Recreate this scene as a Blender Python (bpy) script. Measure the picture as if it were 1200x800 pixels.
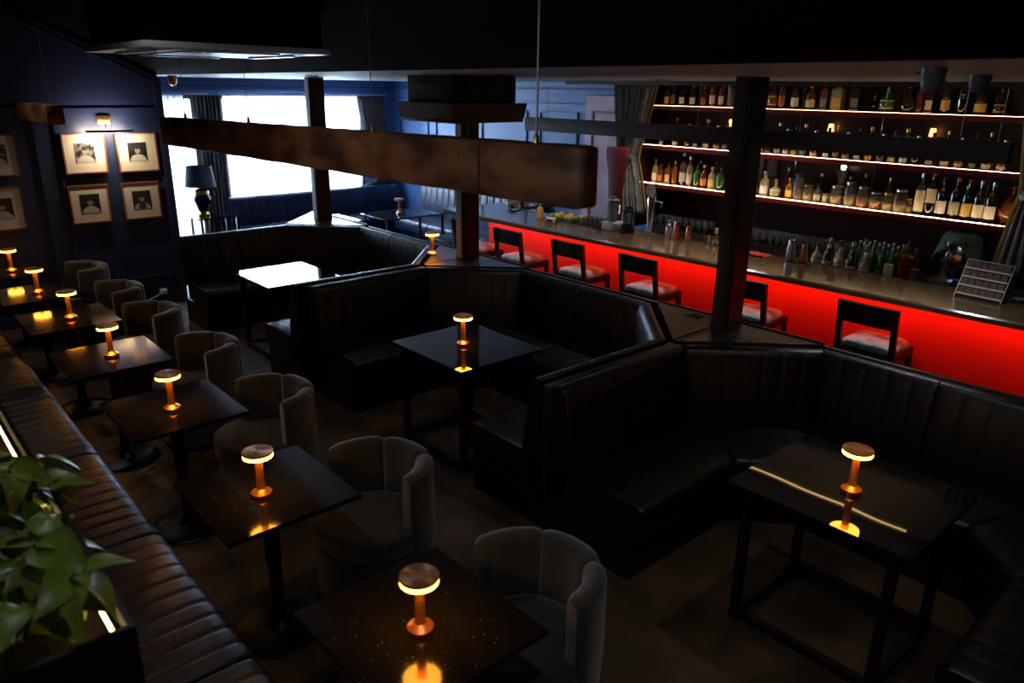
import bpy, bmesh, math, random
from mathutils import Vector, Matrix
random.seed(7)
PI = math.pi
S = bpy.context.scene
for o in list(bpy.data.objects): bpy.data.objects.remove(o)
C = S.collection

# ------------------------------------------------------------------ camera
cam_d = bpy.data.cameras.new('camera'); cam = bpy.data.objects.new('camera', cam_d); C.objects.link(cam)
PITCH, ROLL, YAW = 0.326181, 0.0146318, 0.73389
F = Vector((math.sin(YAW)*math.cos(PITCH), math.cos(YAW)*math.cos(PITCH), -math.sin(PITCH)))
R0 = Vector((math.cos(YAW), -math.sin(YAW), 0)); U0 = R0.cross(F)
Rv = R0*math.cos(ROLL) + U0*math.sin(ROLL); Uv = U0*math.cos(ROLL) - R0*math.sin(ROLL)
M = Matrix((Rv, Uv, -F)).transposed().to_4x4(); M.translation = (0, 0, 2.45)
cam.matrix_world = M
cam_d.lens = 26.26; cam_d.sensor_width = 36; cam_d.clip_start = 0.05; cam_d.clip_end = 200
cam_d.dof.use_dof = True; cam_d.dof.focus_distance = 5.0; cam_d.dof.aperture_fstop = 2.2
S.camera = cam

# ------------------------------------------------------------------ world, daylight, exposure
w = bpy.data.worlds.new('world'); S.world = w; w.use_nodes = True
bg = w.node_tree.nodes['Background']
bg.inputs[0].default_value = (0.72, 0.86, 1.0, 1); bg.inputs[1].default_value = 4.0
S.view_settings.view_transform = 'Standard'; S.view_settings.look = 'None'
S.view_settings.exposure = 0; S.view_settings.gamma = 1; S.view_settings.use_curve_mapping = False

def area(name, loc, target, sx, sy, energy, color, spread=PI):
    d = bpy.data.lights.new(name, 'AREA'); d.shape = 'RECTANGLE'; d.size = sx; d.size_y = sy
    d.energy = energy; d.color = color; d.spread = spread
    o = bpy.data.objects.new(name, d); C.objects.link(o); o.location = loc
    o.rotation_euler = (Vector(target)-Vector(loc)).to_track_quat('-Z', 'Y').to_euler()
    return o
# daylight entering by the two windows of the far wall
area('window_daylight', (5.55, 11.75, 1.7), (5.0, 5.0, 0.4), 2.6, 1.6, 480, (0.62, 0.80, 1.0))
area('window_daylight', (3.5, 11.75, 1.3), (3.6, 5.0, 0.4), 0.9, 2.0, 100, (0.62, 0.80, 1.0))

# ------------------------------------------------------------------ materials
def mat(name, col, rough=0.5, metal=0.0, emis=None, estr=0.0, spec=0.5, coat=0.0, noise=0.0, nscale=20, bump=0.0, bscale=60, col2=None, sheen=0.0, aniso=0.0, alpha=1.0, stretch=(1, 1, 1), rvar=0.0, bdetail=3):
    m = bpy.data.materials.new(name); m.use_nodes = True
    nt = m.node_tree; b = nt.nodes['Principled BSDF']
    b.inputs['Base Color'].default_value = (*col, 1); b.inputs['Roughness'].default_value = rough
    b.inputs['Metallic'].default_value = metal; b.inputs['Specular IOR Level'].default_value = spec
    b.inputs['Coat Weight'].default_value = coat; b.inputs['Sheen Weight'].default_value = sheen
    b.inputs['Anisotropic'].default_value = aniso
    b.inputs['Alpha'].default_value = alpha
    if emis:
        b.inputs['Emission Color'].default_value = (*emis, 1); b.inputs['Emission Strength'].default_value = estr
    if noise or bump or rvar:
        tc = nt.nodes.new('ShaderNodeTexCoord'); mp = nt.nodes.new('ShaderNodeMapping')
        mp.inputs['Scale'].default_value = stretch
        nt.links.new(tc.outputs['Object'], mp.inputs[0])
    if noise or rvar:
        n = nt.nodes.new('ShaderNodeTexNoise'); n.inputs['Scale'].default_value = nscale; n.inputs['Detail'].default_value = 5
        nt.links.new(mp.outputs[0], n.inputs['Vector'])
    if noise:
        mx = nt.nodes.new('ShaderNodeMix'); mx.data_type = 'RGBA'
        c2 = col2 or tuple(c*0.4 for c in col)
        mx.inputs[6].default_value = (*col, 1); mx.inputs[7].default_value = (*c2, 1)
        rp = nt.nodes.new('ShaderNodeValToRGB'); rp.color_ramp.elements[0].position = 0.5-0.3*noise+0.0; rp.color_ramp.elements[1].position = 0.5+0.3*noise
        nt.links.new(n.outputs[0], rp.inputs[0]); nt.links.new(rp.outputs[0], mx.inputs[0])
        nt.links.new(mx.outputs[2], b.inputs['Base Color'])
    if rvar:
        mr = nt.nodes.new('ShaderNodeMapRange'); mr.inputs[1].default_value = 0.3; mr.inputs[2].default_value = 0.7
        mr.inputs[3].default_value = max(0.02, rough-rvar); mr.inputs[4].default_value = rough+rvar
        nt.links.new(n.outputs[0], mr.inputs[0]); nt.links.new(mr.outputs[0], b.inputs['Roughness'])
    if bump:
        n2 = nt.nodes.new('ShaderNodeTexNoise'); n2.inputs['Scale'].default_value = bscale; n2.inputs['Detail'].default_value = bdetail
        nt.links.new(mp.outputs[0], n2.inputs['Vector'])
        bp = nt.nodes.new('ShaderNodeBump'); bp.inputs['Strength'].default_value = bump; bp.inputs['Distance'].default_value = 0.01
        nt.links.new(n2.outputs[0], bp.inputs['Height']); nt.links.new(bp.outputs[0], b.inputs['Normal'])
    return m

def glass(name, tint, opac=0.25, rough=0.03):
    """thin glass: fresnel gloss over a tinted see-through sheet with a little body colour"""
    m = bpy.data.materials.new(name); m.use_nodes = True; nt = m.node_tree; nt.nodes.clear()
    out = nt.nodes.new('ShaderNodeOutputMaterial'); tr = nt.nodes.new('ShaderNodeBsdfTransparent'); tr.inputs[0].default_value = (*[min(1, t*0.75+0.25) for t in tint], 1)
    df = nt.nodes.new('ShaderNodeBsdfPrincipled'); df.inputs['Base Color'].default_value = (*tint, 1); df.inputs['Roughness'].default_value = rough
    gl = nt.nodes.new('ShaderNodeBsdfGlossy'); gl.inputs['Roughness'].default_value = rough
    fr = nt.nodes.new('ShaderNodeFresnel'); fr.inputs[0].default_value = 1.5
    m1 = nt.nodes.new('ShaderNodeMixShader'); m1.inputs[0].default_value = opac
    nt.links.new(tr.outputs[0], m1.inputs[1]); nt.links.new(df.outputs[0], m1.inputs[2])
    m2 = nt.nodes.new('ShaderNodeMixShader')
    nt.links.new(fr.outputs[0], m2.inputs[0]); nt.links.new(m1.outputs[0], m2.inputs[1]); nt.links.new(gl.outputs[0], m2.inputs[2])
    nt.links.new(m2.outputs[0], out.inputs[0]); return m

MT = dict(
 floor=mat('floor_concrete', (0.16, 0.095, 0.052), 0.42, noise=0.5, nscale=2.6, col2=(0.045, 0.028, 0.017), bump=0.5, bscale=14, rvar=0.14),
 navy=mat('navy_paint', (0.016, 0.028, 0.085), 0.45, bump=0.05, bscale=90),
 blue=mat('blue_paint', (0.10, 0.20, 0.45), 0.5, bump=0.05, bscale=90),
 blue_dark=mat('blue_trim_paint', (0.05, 0.11, 0.28), 0.45, bump=0.04, bscale=90),
 ceil=mat('dark_ceiling_paint', (0.005, 0.005, 0.006), 0.95, spec=0.05, bump=0.05, bscale=40),
 soffit=mat('soffit_paint', (0.26, 0.25, 0.24), 0.55, bump=0.04, bscale=40),
 leather=mat('black_leather', (0.006, 0.007, 0.010), 0.38, spec=0.42, bump=0.12, bscale=150, rvar=0.06, nscale=12),
 leather_blue=mat('navy_leather', (0.014, 0.028, 0.070), 0.42, bump=0.10, bscale=150),
 leather_brown=mat('brown_black_leather', (0.024, 0.014, 0.011), 0.44, spec=0.5, bump=0.12, bscale=150, rvar=0.06, nscale=10),
 blackwood=mat('black_stained_wood', (0.010, 0.008, 0.007), 0.42, bump=0.06, bscale=30, stretch=(1, 1, 12)),
 brownpost=mat('brown_painted_timber', (0.075, 0.052, 0.038), 0.5, noise=0.8, nscale=6, stretch=(4, 4, 0.5), bump=0.15, bscale=20),
 ledge=mat('grey_brown_laminate', (0.060, 0.050, 0.042), 0.34, noise=0.7, nscale=7, bump=0.03, bscale=60),
 stone=mat('black_stone_top', (0.013, 0.012, 0.012), 0.10, noise=0.6, nscale=80, col2=(0.005, 0.005, 0.005), rvar=0.05, spec=0.45),
 stonerim=mat('worn_brass_edge', (0.30, 0.25, 0.16), 0.35, metal=0.8),
 bstone=mat('navy_black_top', (0.006, 0.008, 0.015), 0.03, bump=0.10, bscale=3.2, bdetail=0, spec=0.5),
 iron=mat('black_iron', (0.008, 0.008, 0.008), 0.4, metal=0.3, bump=0.05),
 velvet=mat('olive_grey_velvet', (0.036, 0.041, 0.034), 0.85, sheen=0.5, noise=0.6, nscale=14, col2=(0.024, 0.028, 0.024), bump=0.15, bscale=120),
 copper=mat('brushed_copper', (0.90, 0.36, 0.14), 0.30, metal=0.8, aniso=0.6, bump=0.02, bscale=200),
 ring=mat('lit_diffuser', (1, 0.8, 0.5), 0.5, emis=(1.0, 0.37, 0.03), estr=26),
 ring_off=mat('unlit_diffuser', (0.75, 0.72, 0.70), 0.4),
 beam=mat('aged_brown_timber', (0.56, 0.20, 0.08), 0.5, noise=0.42, nscale=2.2, col2=(0.12, 0.044, 0.020), stretch=(3, 1.3, 3), bump=0.35, bscale=9, rvar=0.1),
 beam_grey=mat('grey_brown_timber', (0.10, 0.082, 0.068), 0.55, noise=0.9, nscale=4, col2=(0.045, 0.036, 0.03), stretch=(5, 0.6, 5), bump=0.3, bscale=9),
 steel=mat('polished_steel', (0.75, 0.73, 0.70), 0.14, metal=1.0),
 cable=mat('steel_cable', (0.30, 0.29, 0.27), 0.4, metal=0.8),
 white=mat('white_mat_board', (0.62, 0.59, 0.54), 0.8),
 frame=mat('walnut_frame', (0.22, 0.085, 0.035), 0.4, bump=0.05),
 brass=mat('brass', (0.85, 0.55, 0.16), 0.28, metal=1.0),
 red=mat('red_panel', (0.82, 0.035, 0.015), 0.45, spec=0.3),
 redled=mat('red_light_strip', (1, 0.1, 0.05), 0.5, emis=(1, 0.09, 0.035), estr=10),
 counter=mat('dark_bar_top', (0.125, 0.075, 0.036), 0.17, noise=0.8, nscale=5, col2=(0.062, 0.038, 0.019), rvar=0.06, bump=0.02),
 shelf=mat('red_lacquer_shelf', (0.16, 0.008, 0.006), 0.35),
 darkred=mat('dark_red_back_wall', (0.050, 0.009, 0.006), 0.4, bump=0.05),
 brownwall=mat('dark_brown_wall', (0.050, 0.028, 0.019), 0.4, noise=0.5, nscale=4),
 warmled=mat('warm_light_strip', (1, 0.85, 0.6), 0.5, emis=(1, 0.68, 0.36), estr=30),
 warmled_dim=mat('warm_light_strip_dim', (1, 0.85, 0.6), 0.5, emis=(1, 0.55, 0.30), estr=8),
 warmled_mid=mat('warm_light_strip_mid', (1, 0.85, 0.6), 0.5, emis=(1, 0.66, 0.38), estr=11),
 pelmetled=mat('yellow_light_strip', (1, 0.8, 0.5), 0.5, emis=(1, 0.62, 0.22), estr=9),
 plantled=mat('planter_light_strip', (1, 0.85, 0.6), 0.5, emis=(1, 0.66, 0.28), estr=9),
 cloth=mat('striped_drape', (0.42, 0.42, 0.41), 0.85, sheen=0.2, noise=0.5, nscale=24, col2=(0.10, 0.10, 0.10), stretch=(5, 5, 0.15)),
 gold=mat('mustard_lining', (0.42, 0.26, 0.05), 0.7),
 drape=mat('grey_drape', (0.17, 0.16, 0.16), 0.9),
 pink=mat('pale_pink_panel', (0.62, 0.42, 0.50), 0.5, noise=0.7, nscale=3, col2=(0.45, 0.22, 0.30)),
 rouge=mat('wine_red_line', (0.16, 0.01, 0.02), 0.5),
 redvelvet=mat('red_velvet', (0.11, 0.003, 0.006), 0.8),
 stoolseat=mat('grey_leather', (0.36, 0.48, 0.50), 0.42, noise=0.4, nscale=9, bump=0.08, bscale=120),
 plastic=mat('white_plastic', (0.72, 0.71, 0.70), 0.28),
 dark=mat('dark_plastic', (0.018, 0.016, 0.015), 0.45),
 box=mat('dark_brown_metal', (0.085, 0.048, 0.033), 0.5),
 greydome=mat('grey_plastic', (0.15, 0.145, 0.15), 0.4),
 leaf=mat('green_leaf', (0.32, 0.47, 0.025), 0.36, noise=0.8, nscale=16, col2=(0.15, 0.24, 0.03), spec=0.5),
 leaf2=mat('young_leaf', (0.52, 0.60, 0.10), 0.36, noise=0.6, nscale=12, col2=(0.11, 0.19, 0.02)),
 stem=mat('green_stem', (0.09, 0.10, 0.03), 0.6),
 soil=mat('dark_soil', (0.02, 0.014, 0.01), 0.95, bump=0.8, bscale=50),
 shade=mat('navy_lamp_shade', (0.05, 0.055, 0.085), 0.8),
 ceramic=mat('black_ceramic', (0.012, 0.014, 0.02), 0.12),
 cream=mat('cream_paper', (0.74, 0.66, 0.44), 0.7),
 paper=mat('white_paper', (0.75, 0.78, 0.85), 0.6),
 clear=glass('clear_glass', (0.85, 0.86, 0.84), 0.04),
 clearb=glass('clear_bottle_glass', (0.70, 0.62, 0.48), 0.10),
 amber=glass('amber_glass', (0.35, 0.12, 0.02), 0.55),
 green=glass('green_glass', (0.05, 0.18, 0.03), 0.55),
 darkgl=glass('dark_bottle_glass', (0.012, 0.010, 0.007), 0.88),
 redgl=glass('ruby_glass', (0.25, 0.02, 0.01), 0.65),
 pale=glass('pale_liquor_glass', (0.62, 0.55, 0.30), 0.55),
 pinkgl=glass('rose_glass', (0.50, 0.30, 0.22), 0.45),
 window=glass('window_glass', (0.95, 0.97, 1.0), 0.01),
)
MT['copper_side'] = mat('copper_edge', (.85, .38, .20), .25, metal=1.0)
MT['copper_top'] = mat('radial_brushed_copper', (.92, .38, .17), .34, metal=.75, aniso=.9)
_nt = MT['copper_top'].node_tree; _tg = _nt.nodes.new('ShaderNodeTangent'); _tg.direction_type = 'RADIAL'; _tg.axis = 'Z'
_nt.links.new(_tg.outputs[0], _nt.nodes['Principled BSDF'].inputs['Tangent'])
def specks(m, scale, thr, col, seedlike=0.0):
    nt = m.node_tree; b = nt.nodes['Principled BSDF']; tc = nt.nodes.new('ShaderNodeTexCoord')
    vo = nt.nodes.new('ShaderNodeTexVoronoi'); vo.inputs['Scale'].default_value = scale; nt.links.new(tc.outputs['Object'], vo.inputs['Vector'])
    lt = nt.nodes.new('ShaderNodeMath'); lt.operation = 'LESS_THAN'; lt.inputs[1].default_value = thr; nt.links.new(vo.outputs['Distance'], lt.inputs[0])
    sc = nt.nodes.new('ShaderNodeSeparateColor'); nt.links.new(vo.outputs['Color'], sc.inputs[0])
    g = nt.nodes.new('ShaderNodeMath'); g.operation = 'GREATER_THAN'; g.inputs[1].default_value = .72; nt.links.new(sc.outputs[0], g.inputs[0])
    mu = nt.nodes.new('ShaderNodeMath'); mu.operation = 'MULTIPLY'; nt.links.new(lt.outputs[0], mu.inputs[0]); nt.links.new(g.outputs[0], mu.inputs[1])
    mx = nt.nodes.new('ShaderNodeMix'); mx.data_type = 'RGBA'; nt.links.new(mu.outputs[0], mx.inputs[0]); mx.inputs[7].default_value = (*col, 1)
    old = b.inputs['Base Color'].links[0].from_socket if b.inputs['Base Color'].links else None
    if old: nt.links.new(old, mx.inputs[6])
    else: mx.inputs[6].default_value = b.inputs['Base Color'].default_value
    nt.links.new(mx.outputs[2], b.inputs['Base Color'])
specks(MT['stone'], 55, .11, (.30, .27, .22)); specks(MT['floor'], 38, .16, (.22, .15, .09)); specks(MT['beam'], 26, .13, (.02, .010, .006))
MT['palepost'] = mat('pale_painted_edge', (.34, .31, .27), .5)  # window light on the column faces, put into the colour
MT['jugglass'] = glass('jug_glass', (.80, .80, .78), .30)
# sheer curtain: translucent cloth
def sheer():
    m = bpy.data.materials.new('sheer_voile'); m.use_nodes = True; nt = m.node_tree; nt.nodes.clear()
    o = nt.nodes.new('ShaderNodeOutputMaterial'); a = nt.nodes.new('ShaderNodeBsdfTransparent'); t = nt.nodes.new('ShaderNodeBsdfTranslucent')
    t.inputs[0].default_value = (0.9, 0.92, 0.95, 1)
    mx = nt.nodes.new('ShaderNodeMixShader'); mx.inputs[0].default_value = 0.45
    nt.links.new(a.outputs[0], mx.inputs[1]); nt.links.new(t.outputs[0], mx.inputs[2]); nt.links.new(mx.outputs[0], o.inputs[0]); return m
MT['sheer'] = sheer()
def photo_mat(i, shirt, bgc):
    """black-and-white portrait print: dark ground, a head, shoulders"""
    m = bpy.data.materials.new('portrait_print'); m.use_nodes = True; nt = m.node_tree; b = nt.nodes['Principled BSDF']
    b.inputs['Roughness'].default_value = 0.35
    tc = nt.nodes.new('ShaderNodeTexCoord'); sp = nt.nodes.new('ShaderNodeSeparateXYZ'); nt.links.new(tc.outputs['Object'], sp.inputs[0])
    def math_(op, a, c=None):
        n = nt.nodes.new('ShaderNodeMath'); n.operation = op
        for k, x in enumerate((a, c)):
            if x is None: continue
            if isinstance(x, (int, float)): n.inputs[k].default_value = x
            else: nt.links.new(x, n.inputs[k])
        return n.outputs[0]
    def ell(cx, cz, rx, rz):
        dx = math_('DIVIDE', math_('SUBTRACT', sp.outputs[0], cx), rx); dz = math_('DIVIDE', math_('SUBTRACT', sp.outputs[2], cz), rz)
        return math_('LESS_THAN', math_('ADD', math_('MULTIPLY', dx, dx), math_('MULTIPLY', dz, dz)), 1.0)
    no = nt.nodes.new('ShaderNodeTexNoise'); no.inputs['Scale'].default_value = 25+i*5
    def mix(f, c1, c2):
        n = nt.nodes.new('ShaderNodeMix'); n.data_type = 'RGBA'
        nt.links.new(f, n.inputs[0])
        for k, x in ((6, c1), (7, c2)):
            if isinstance(x, float): n.inputs[k].default_value = (x, x, x, 1)
            else: nt.links.new(x, n.inputs[k])
        return n.outputs[2]
    nt.links.new(tc.outputs['Object'], no.inputs['Vector'])
    rp = nt.nodes.new('ShaderNodeValToRGB'); rp.color_ramp.elements[0].position = 0.42; rp.color_ramp.elements[1].position = 0.62
    rp.color_ramp.elements[0].color = (0.01, 0.01, 0.01, 1); rp.color_ramp.elements[1].color = (bgc, bgc, bgc, 1)
    nt.links.new(no.outputs[0], rp.inputs[0])
    c = mix(ell(0.0, -0.095, 0.085, 0.075), rp.outputs[0], shirt)
    c = mix(ell(0.0, 0.020, 0.026, 0.034), c, 0.26)
    c = mix(ell(0.0, 0.047, 0.028, 0.016), c, 0.03)
    if i == 3: c = mix(ell(0.0, -0.06, 0.038, 0.045), c, 0.03)
    nt.links.new(c, b.inputs['Base Color']); return m

# ------------------------------------------------------------------ mesh helpers
class MB:
    def __init__(s): s.v = []; s.f = []
    def add(s, v, f):
        n = len(s.v); s.v += [tuple(p) for p in v]; s.f += [tuple(i+n for i in q) for q in f]; return s
    def box(s, x0, x1, y0, y1, z0, z1):
        return s.add([(x0,y0,z0),(x1,y0,z0),(x1,y1,z0),(x0,y1,z0),(x0,y0,z1),(x1,y0,z1),(x1,y1,z1),(x0,y1,z1)],
                     [(0,3,2,1),(4,5,6,7),(0,1,5,4),(1,2,6,5),(2,3,7,6),(3,0,4,7)])
    def rbox(s, x0, x1, y0, y1, z0, z1, r=0.01, seg=2):
        bm = bmesh.new(); bmesh.ops.create_cube(bm, size=1)
        for q in bm.verts: q.co = ((x0+x1)/2+q.co.x*(x1-x0), (y0+y1)/2+q.co.y*(y1-y0), (z0+z1)/2+q.co.z*(z1-z0))
        bmesh.ops.bevel(bm, geom=bm.edges[:], offset=r, segments=seg, profile=0.5, affect='EDGES')
        bm.verts.index_update(); s.add([q.co[:] for q in bm.verts], [[a.index for a in f.verts] for f in bm.faces]); bm.free(); return s
    def lathe(s, prof, n=24, c=(0, 0, 0)):
        v = []; f = []
        for r, z in prof:
            for k in range(n):
                a = 2*PI*k/n; v.append((c[0]+r*math.cos(a), c[1]+r*math.sin(a), c[2]+z))
        for i in range(len(prof)-1):
            for k in range(n):
                k2 = (k+1) % n; f.append((i*n+k, i*n+k2, (i+1)*n+k2, (i+1)*n+k))
        if prof[0][0] > 1e-5: f.append(tuple(range(n-1, -1, -1)))
        if prof[-1][0] > 1e-5: f.append(tuple((len(prof)-1)*n+k for k in range(n)))
        return s.add(v, f)
    def tube(s, pts, r, n=8):
        pts = [Vector(p) for p in pts]; v = []; f = []
        for i, p in enumerate(pts):
            d = (pts[min(i+1, len(pts)-1)]-pts[max(i-1, 0)]).normalized()
            a = d.orthogonal().normalized() if i == 0 else (a - d*a.dot(d)).normalized()
            b = d.cross(a); rr = r[i] if isinstance(r, (list, tuple)) else r
            for k in range(n):
                t = 2*PI*k/n; v.append(p + a*rr*math.cos(t) + b*rr*math.sin(t))
        for i in range(len(pts)-1):
            for k in range(n):
                k2 = (k+1) % n; f.append((i*n+k, i*n+k2, (i+1)*n+k2, (i+1)*n+k))
        f.append(tuple(range(n-1, -1, -1))); f.append(tuple((len(pts)-1)*n+k for k in range(n)))
        return s.add(v, f)
    def beam(s, a, b, w_, h_):
        """square bar between two points"""
        a = Vector(a); b = Vector(b); d = (b-a).normalized(); up = Vector((0, 0, 1)) if abs(d.z) < 0.95 else Vector((0, 1, 0))
        x = d.cross(up).normalized(); y = x.cross(d)
        v = [p + x*i*w_/2 + y*j*h_/2 for p in (a, b) for i, j in ((-1,-1),(1,-1),(1,1),(-1,1))]
        return s.add(v, [(3,2,1,0),(4,5,6,7),(0,1,5,4),(1,2,6,5),(2,3,7,6),(3,0,4,7)])
    def prism(s, poly, z0, z1):
        n = len(poly); v = [(x, y, z0) for x, y in poly]+[(x, y, z1) for x, y in poly]
        return s.add(v, [tuple(range(n-1, -1, -1)), tuple(range(n, 2*n))]+[(i, (i+1) % n, n+(i+1) % n, n+i) for i in range(n)])
    def loft(s, rings, closed=True, caps=True):
        n = len(rings[0]); v = [p for r in rings for p in r]; f = []
        for i in range(len(rings)-1):
            for k in range(n if closed else n-1):
                k2 = (k+1) % n; f.append((i*n+k, i*n+k2, (i+1)*n+k2, (i+1)*n+k))
        if caps: f.append(tuple(range(n-1, -1, -1))); f.append(tuple((len(rings)-1)*n+k for k in range(n)))
        return s.add(v, f)
    def mesh(s, name, m, ang=35):
        me = bpy.data.meshes.new(name); me.from_pydata(s.v, [], s.f); me.materials.append(MT[m] if isinstance(m, str) else m)
        bm = bmesh.new(); bm.from_mesh(me); bmesh.ops.recalc_face_normals(bm, faces=bm.faces); bm.to_mesh(me); bm.free()
        if ang:
            me.shade_smooth()
            me.set_sharp_from_angle(angle=math.radians(ang))
        return me
    def build(s, name, m, parent=None, loc=None, rz=None, ang=35):
        o = bpy.data.objects.new(name, s.mesh(name, m, ang)); C.objects.link(o)
        if parent: o.parent = parent
        if loc: o.location = loc
        if rz: o.rotation_euler = (0, 0, rz)
        return o
def tag(o, label=None, cat=None, group=None, kind=None):
    if label: o['label'] = label
    if cat: o['category'] = cat
    if group: o['group'] = group
    if kind: o['kind'] = kind
    return o
def thing(name, label, cat, loc=(0, 0, 0), rz=0, group=None):
    o = bpy.data.objects.new(name, None); C.objects.link(o); o.location = loc; o.rotation_euler = (0, 0, rz)
    o.empty_display_size = 0.05
    return tag(o, label, cat, group)
def dup(root, loc, rz, label=None, group=None):
    r = root.copy(); C.objects.link(r); r.location = loc; r.rotation_euler = (0, 0, rz)
    tag(r, label, None, group)
    for ch in list(root.children):
        c = ch.copy(); C.objects.link(c); c.parent = r
        for g in ch.children:
            d = g.copy(); C.objects.link(d); d.parent = c
    return r
def struct(name, mb, m, parent=None, ang=35):
    o = mb.build(name, m, parent, ang=ang)
    if not parent: o['kind'] = 'structure'
    return o

# ------------------------------------------------------------------ room shell
struct('floor', MB().box(-0.6, 7.5, -3.0, 12.0, -0.1, 0.0), 'floor')
XS0, XS1 = 2.25, 2.92            # where the sloping ceiling meets the low one (y = 0, y = 9)
def xs(y): return XS0+(XS1-XS0)*y/9
LZ = 2.54
struct('ceiling_low', MB().add([(xs(-3), -3, LZ), (7.5, -3, LZ), (7.5, 11.5, LZ), (xs(11.5), 11.5, LZ), (xs(-3), -3, LZ+.1), (7.5, -3, LZ+.1), (7.5, 11.5, LZ+.1), (xs(11.5), 11.5, LZ+.1)],
       [(0,3,2,1),(4,5,6,7),(0,1,5,4),(1,2,6,5),(2,3,7,6),(3,0,4,7)]), 'soffit')
SL = 0.47
cv = []
for y in (-3, 11.5):
    cv += [(xs(y), y, LZ), (-0.6, y, LZ+SL*(xs(y)+0.6)), (-0.6, y, LZ+SL*(xs(y)+0.6)+.1), (xs(y), y, LZ+.1)]
struct('ceiling_sloped', MB().add(cv, [(0,1,2,3),(7,6,5,4),(0,4,5,1),(1,5,6,2),(2,6,7,3),(3,7,4,0)]), 'ceil')
struct('wall_left', MB().box(-0.7, -0.6, -3, .3, 0, 4.2).box(-0.7, -0.6, 2.9, 11.5, 0, 4.2).box(-.7, -.6, .3, 2.9, 0, 2.35).box(-.7, -.6, .3, 2.9, 2.70, 4.2), 'navy')
w3 = struct('window_3', MB().box(-.68, -.62, .3, .36, 2.35, 2.70).box(-.68, -.62, 2.84, 2.9, 2.35, 2.70).box(-.68, -.62, .36, 2.84, 2.35, 2.39).box(-.68, -.62, .36, 2.84, 2.66, 2.70), 'greydome')  # unseen high window added to let in soft fill light
MB().box(-.652, -.648, .36, 2.84, 2.39, 2.66).build('pane', 'window', w3)
po = area('window_portal', (-.72, 1.6, 2.6), (1, 1.6, 2.6), 2.6, .35, 1, (1, 1, 1)); po.data.cycles.is_portal = True  # portal for the added fill window
struct('wall_back', MB().box(-0.6, 7.5, -3.1, -3.0, 0, 4.2), 'navy')
# wall with the pictures, in the plane y = 9, ends at x = 2.86 and returns towards the windows
struct('wall_pictures', MB().box(-0.6, 2.86, 9.0, 9.12, 0, 4.2), 'navy')
struct('wall_return', MB().box(2.74, 2.86, 9.12, 11.4, 0, 2.6), 'navy')
struct('wall_right', MB().box(7.4, 7.5, 5.75, 11.4, 0, LZ), 'blue')
struct('wall_bar', MB().box(7.4, 7.5, -3.0, 5.75, 0, LZ), 'brownwall')
# window wall y = 11.3 with two openings
W1 = (2.95, 4.05, 0.12, 2.30); W2 = (4.40, 6.78, 0.80, 2.30)
mb = MB()
xsq = [2.86, W1[0], W1[1], W2[0], W2[1], 7.4]
mb.box(xsq[0], xsq[1], 11.3, 11.42, 0, LZ); mb.box(xsq[2], xsq[3], 11.3, 11.42, 0, LZ); mb.box(xsq[4], xsq[5], 11.3, 11.42, 0, LZ)
for W in (W1, W2): mb.box(W[0], W[1], 11.3, 11.42, W[3], LZ); mb.box(W[0], W[1], 11.3, 11.42, 0, W[2])
struct('wall_window', mb, 'blue')
for k, W in enumerate((W1, W2)):
    fr = MB(); t = 0.05
    fr.box(W[0], W[0]+t, 11.31, 11.39, W[2], W[3]); fr.box(W[1]-t, W[1], 11.31, 11.39, W[2], W[3])
    fr.box(W[0]+t, W[1]-t, 11.31, 11.39, W[3]-t, W[3]); fr.box(W[0]+t, W[1]-t, 11.31, 11.39, W[2], W[2]+t)
    wn = struct('window_%d' % (k+1), fr, 'greydome')
    if k == 0:
        MB().box(W[0]+.72, W[0]+.78, 11.32, 11.38, W[2]+t, W[3]-t).build('mullion', 'greydome', wn)
    MB().box(W[0]+t, W[1]-t, 11.345, 11.352, W[2]+t, W[3]-t).build('pane', 'window', wn)
    sil = MB().box(W[0]-.03, W[1]+.03, 11.2, 11.3, W[2]-.04, W[2]); sil.build('window_sill', 'blue_dark', wn)
# mouldings
def trim(n, mb_, m='blue_dark'): return struct('trim_%d' % n, mb_, m)
trim(1, MB().box(2.86, 7.4, 11.27, 11.3, 2.42, 2.445).box(2.86, 7.4, 11.25, 11.3, 2.37, 2.385))
trim(2, MB().box(7.36, 7.4, 5.75, 11.3, 2.42, 2.45).box(7.375, 7.4, 5.75, 11.3, 2.26, 2.275))
def panel_frame(mb_, y0, y1, z0, z1, t=.022):
    mb_.box(7.38, 7.4, y0, y1, z0, z0+t).box(7.38, 7.4, y0, y1, z1-t, z1).box(7.38, 7.4, y0, y0+t, z0+t, z1-t).box(7.38, 7.4, y1-t, y1, z0+t, z1-t)
for k, (a, b) in enumerate(((6.98, 7.70), (7.95, 8.95), (9.2, 10.1), (10.3, 11.1))):
    q = MB(); panel_frame(q, a, b, 1.05, 2.17); trim(3+k, q)
struct('baseboard_pictures', MB().box(-0.6, 2.86, 8.975, 9.0, 0, 0.12), 'navy')
def frame_y(mb_, x0, x1, z0, z1, t=.025, y=9.0, d=.022):
    mb_.box(x0, x1, y-d, y, z0, z0+t).box(x0, x1, y-d, y, z1-t, z1).box(x0, x0+t, y-d, y, z0+t, z1-t).box(x1-t, x1, y-d, y, z0+t, z1-t); return mb_
trim(7, frame_y(MB(), 1.86-.08, 2.80, .34, 2.20), 'navy')
trim(8, frame_y(MB(), 0.55, 1.62, .34, 2.20), 'navy')
q = MB()
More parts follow.
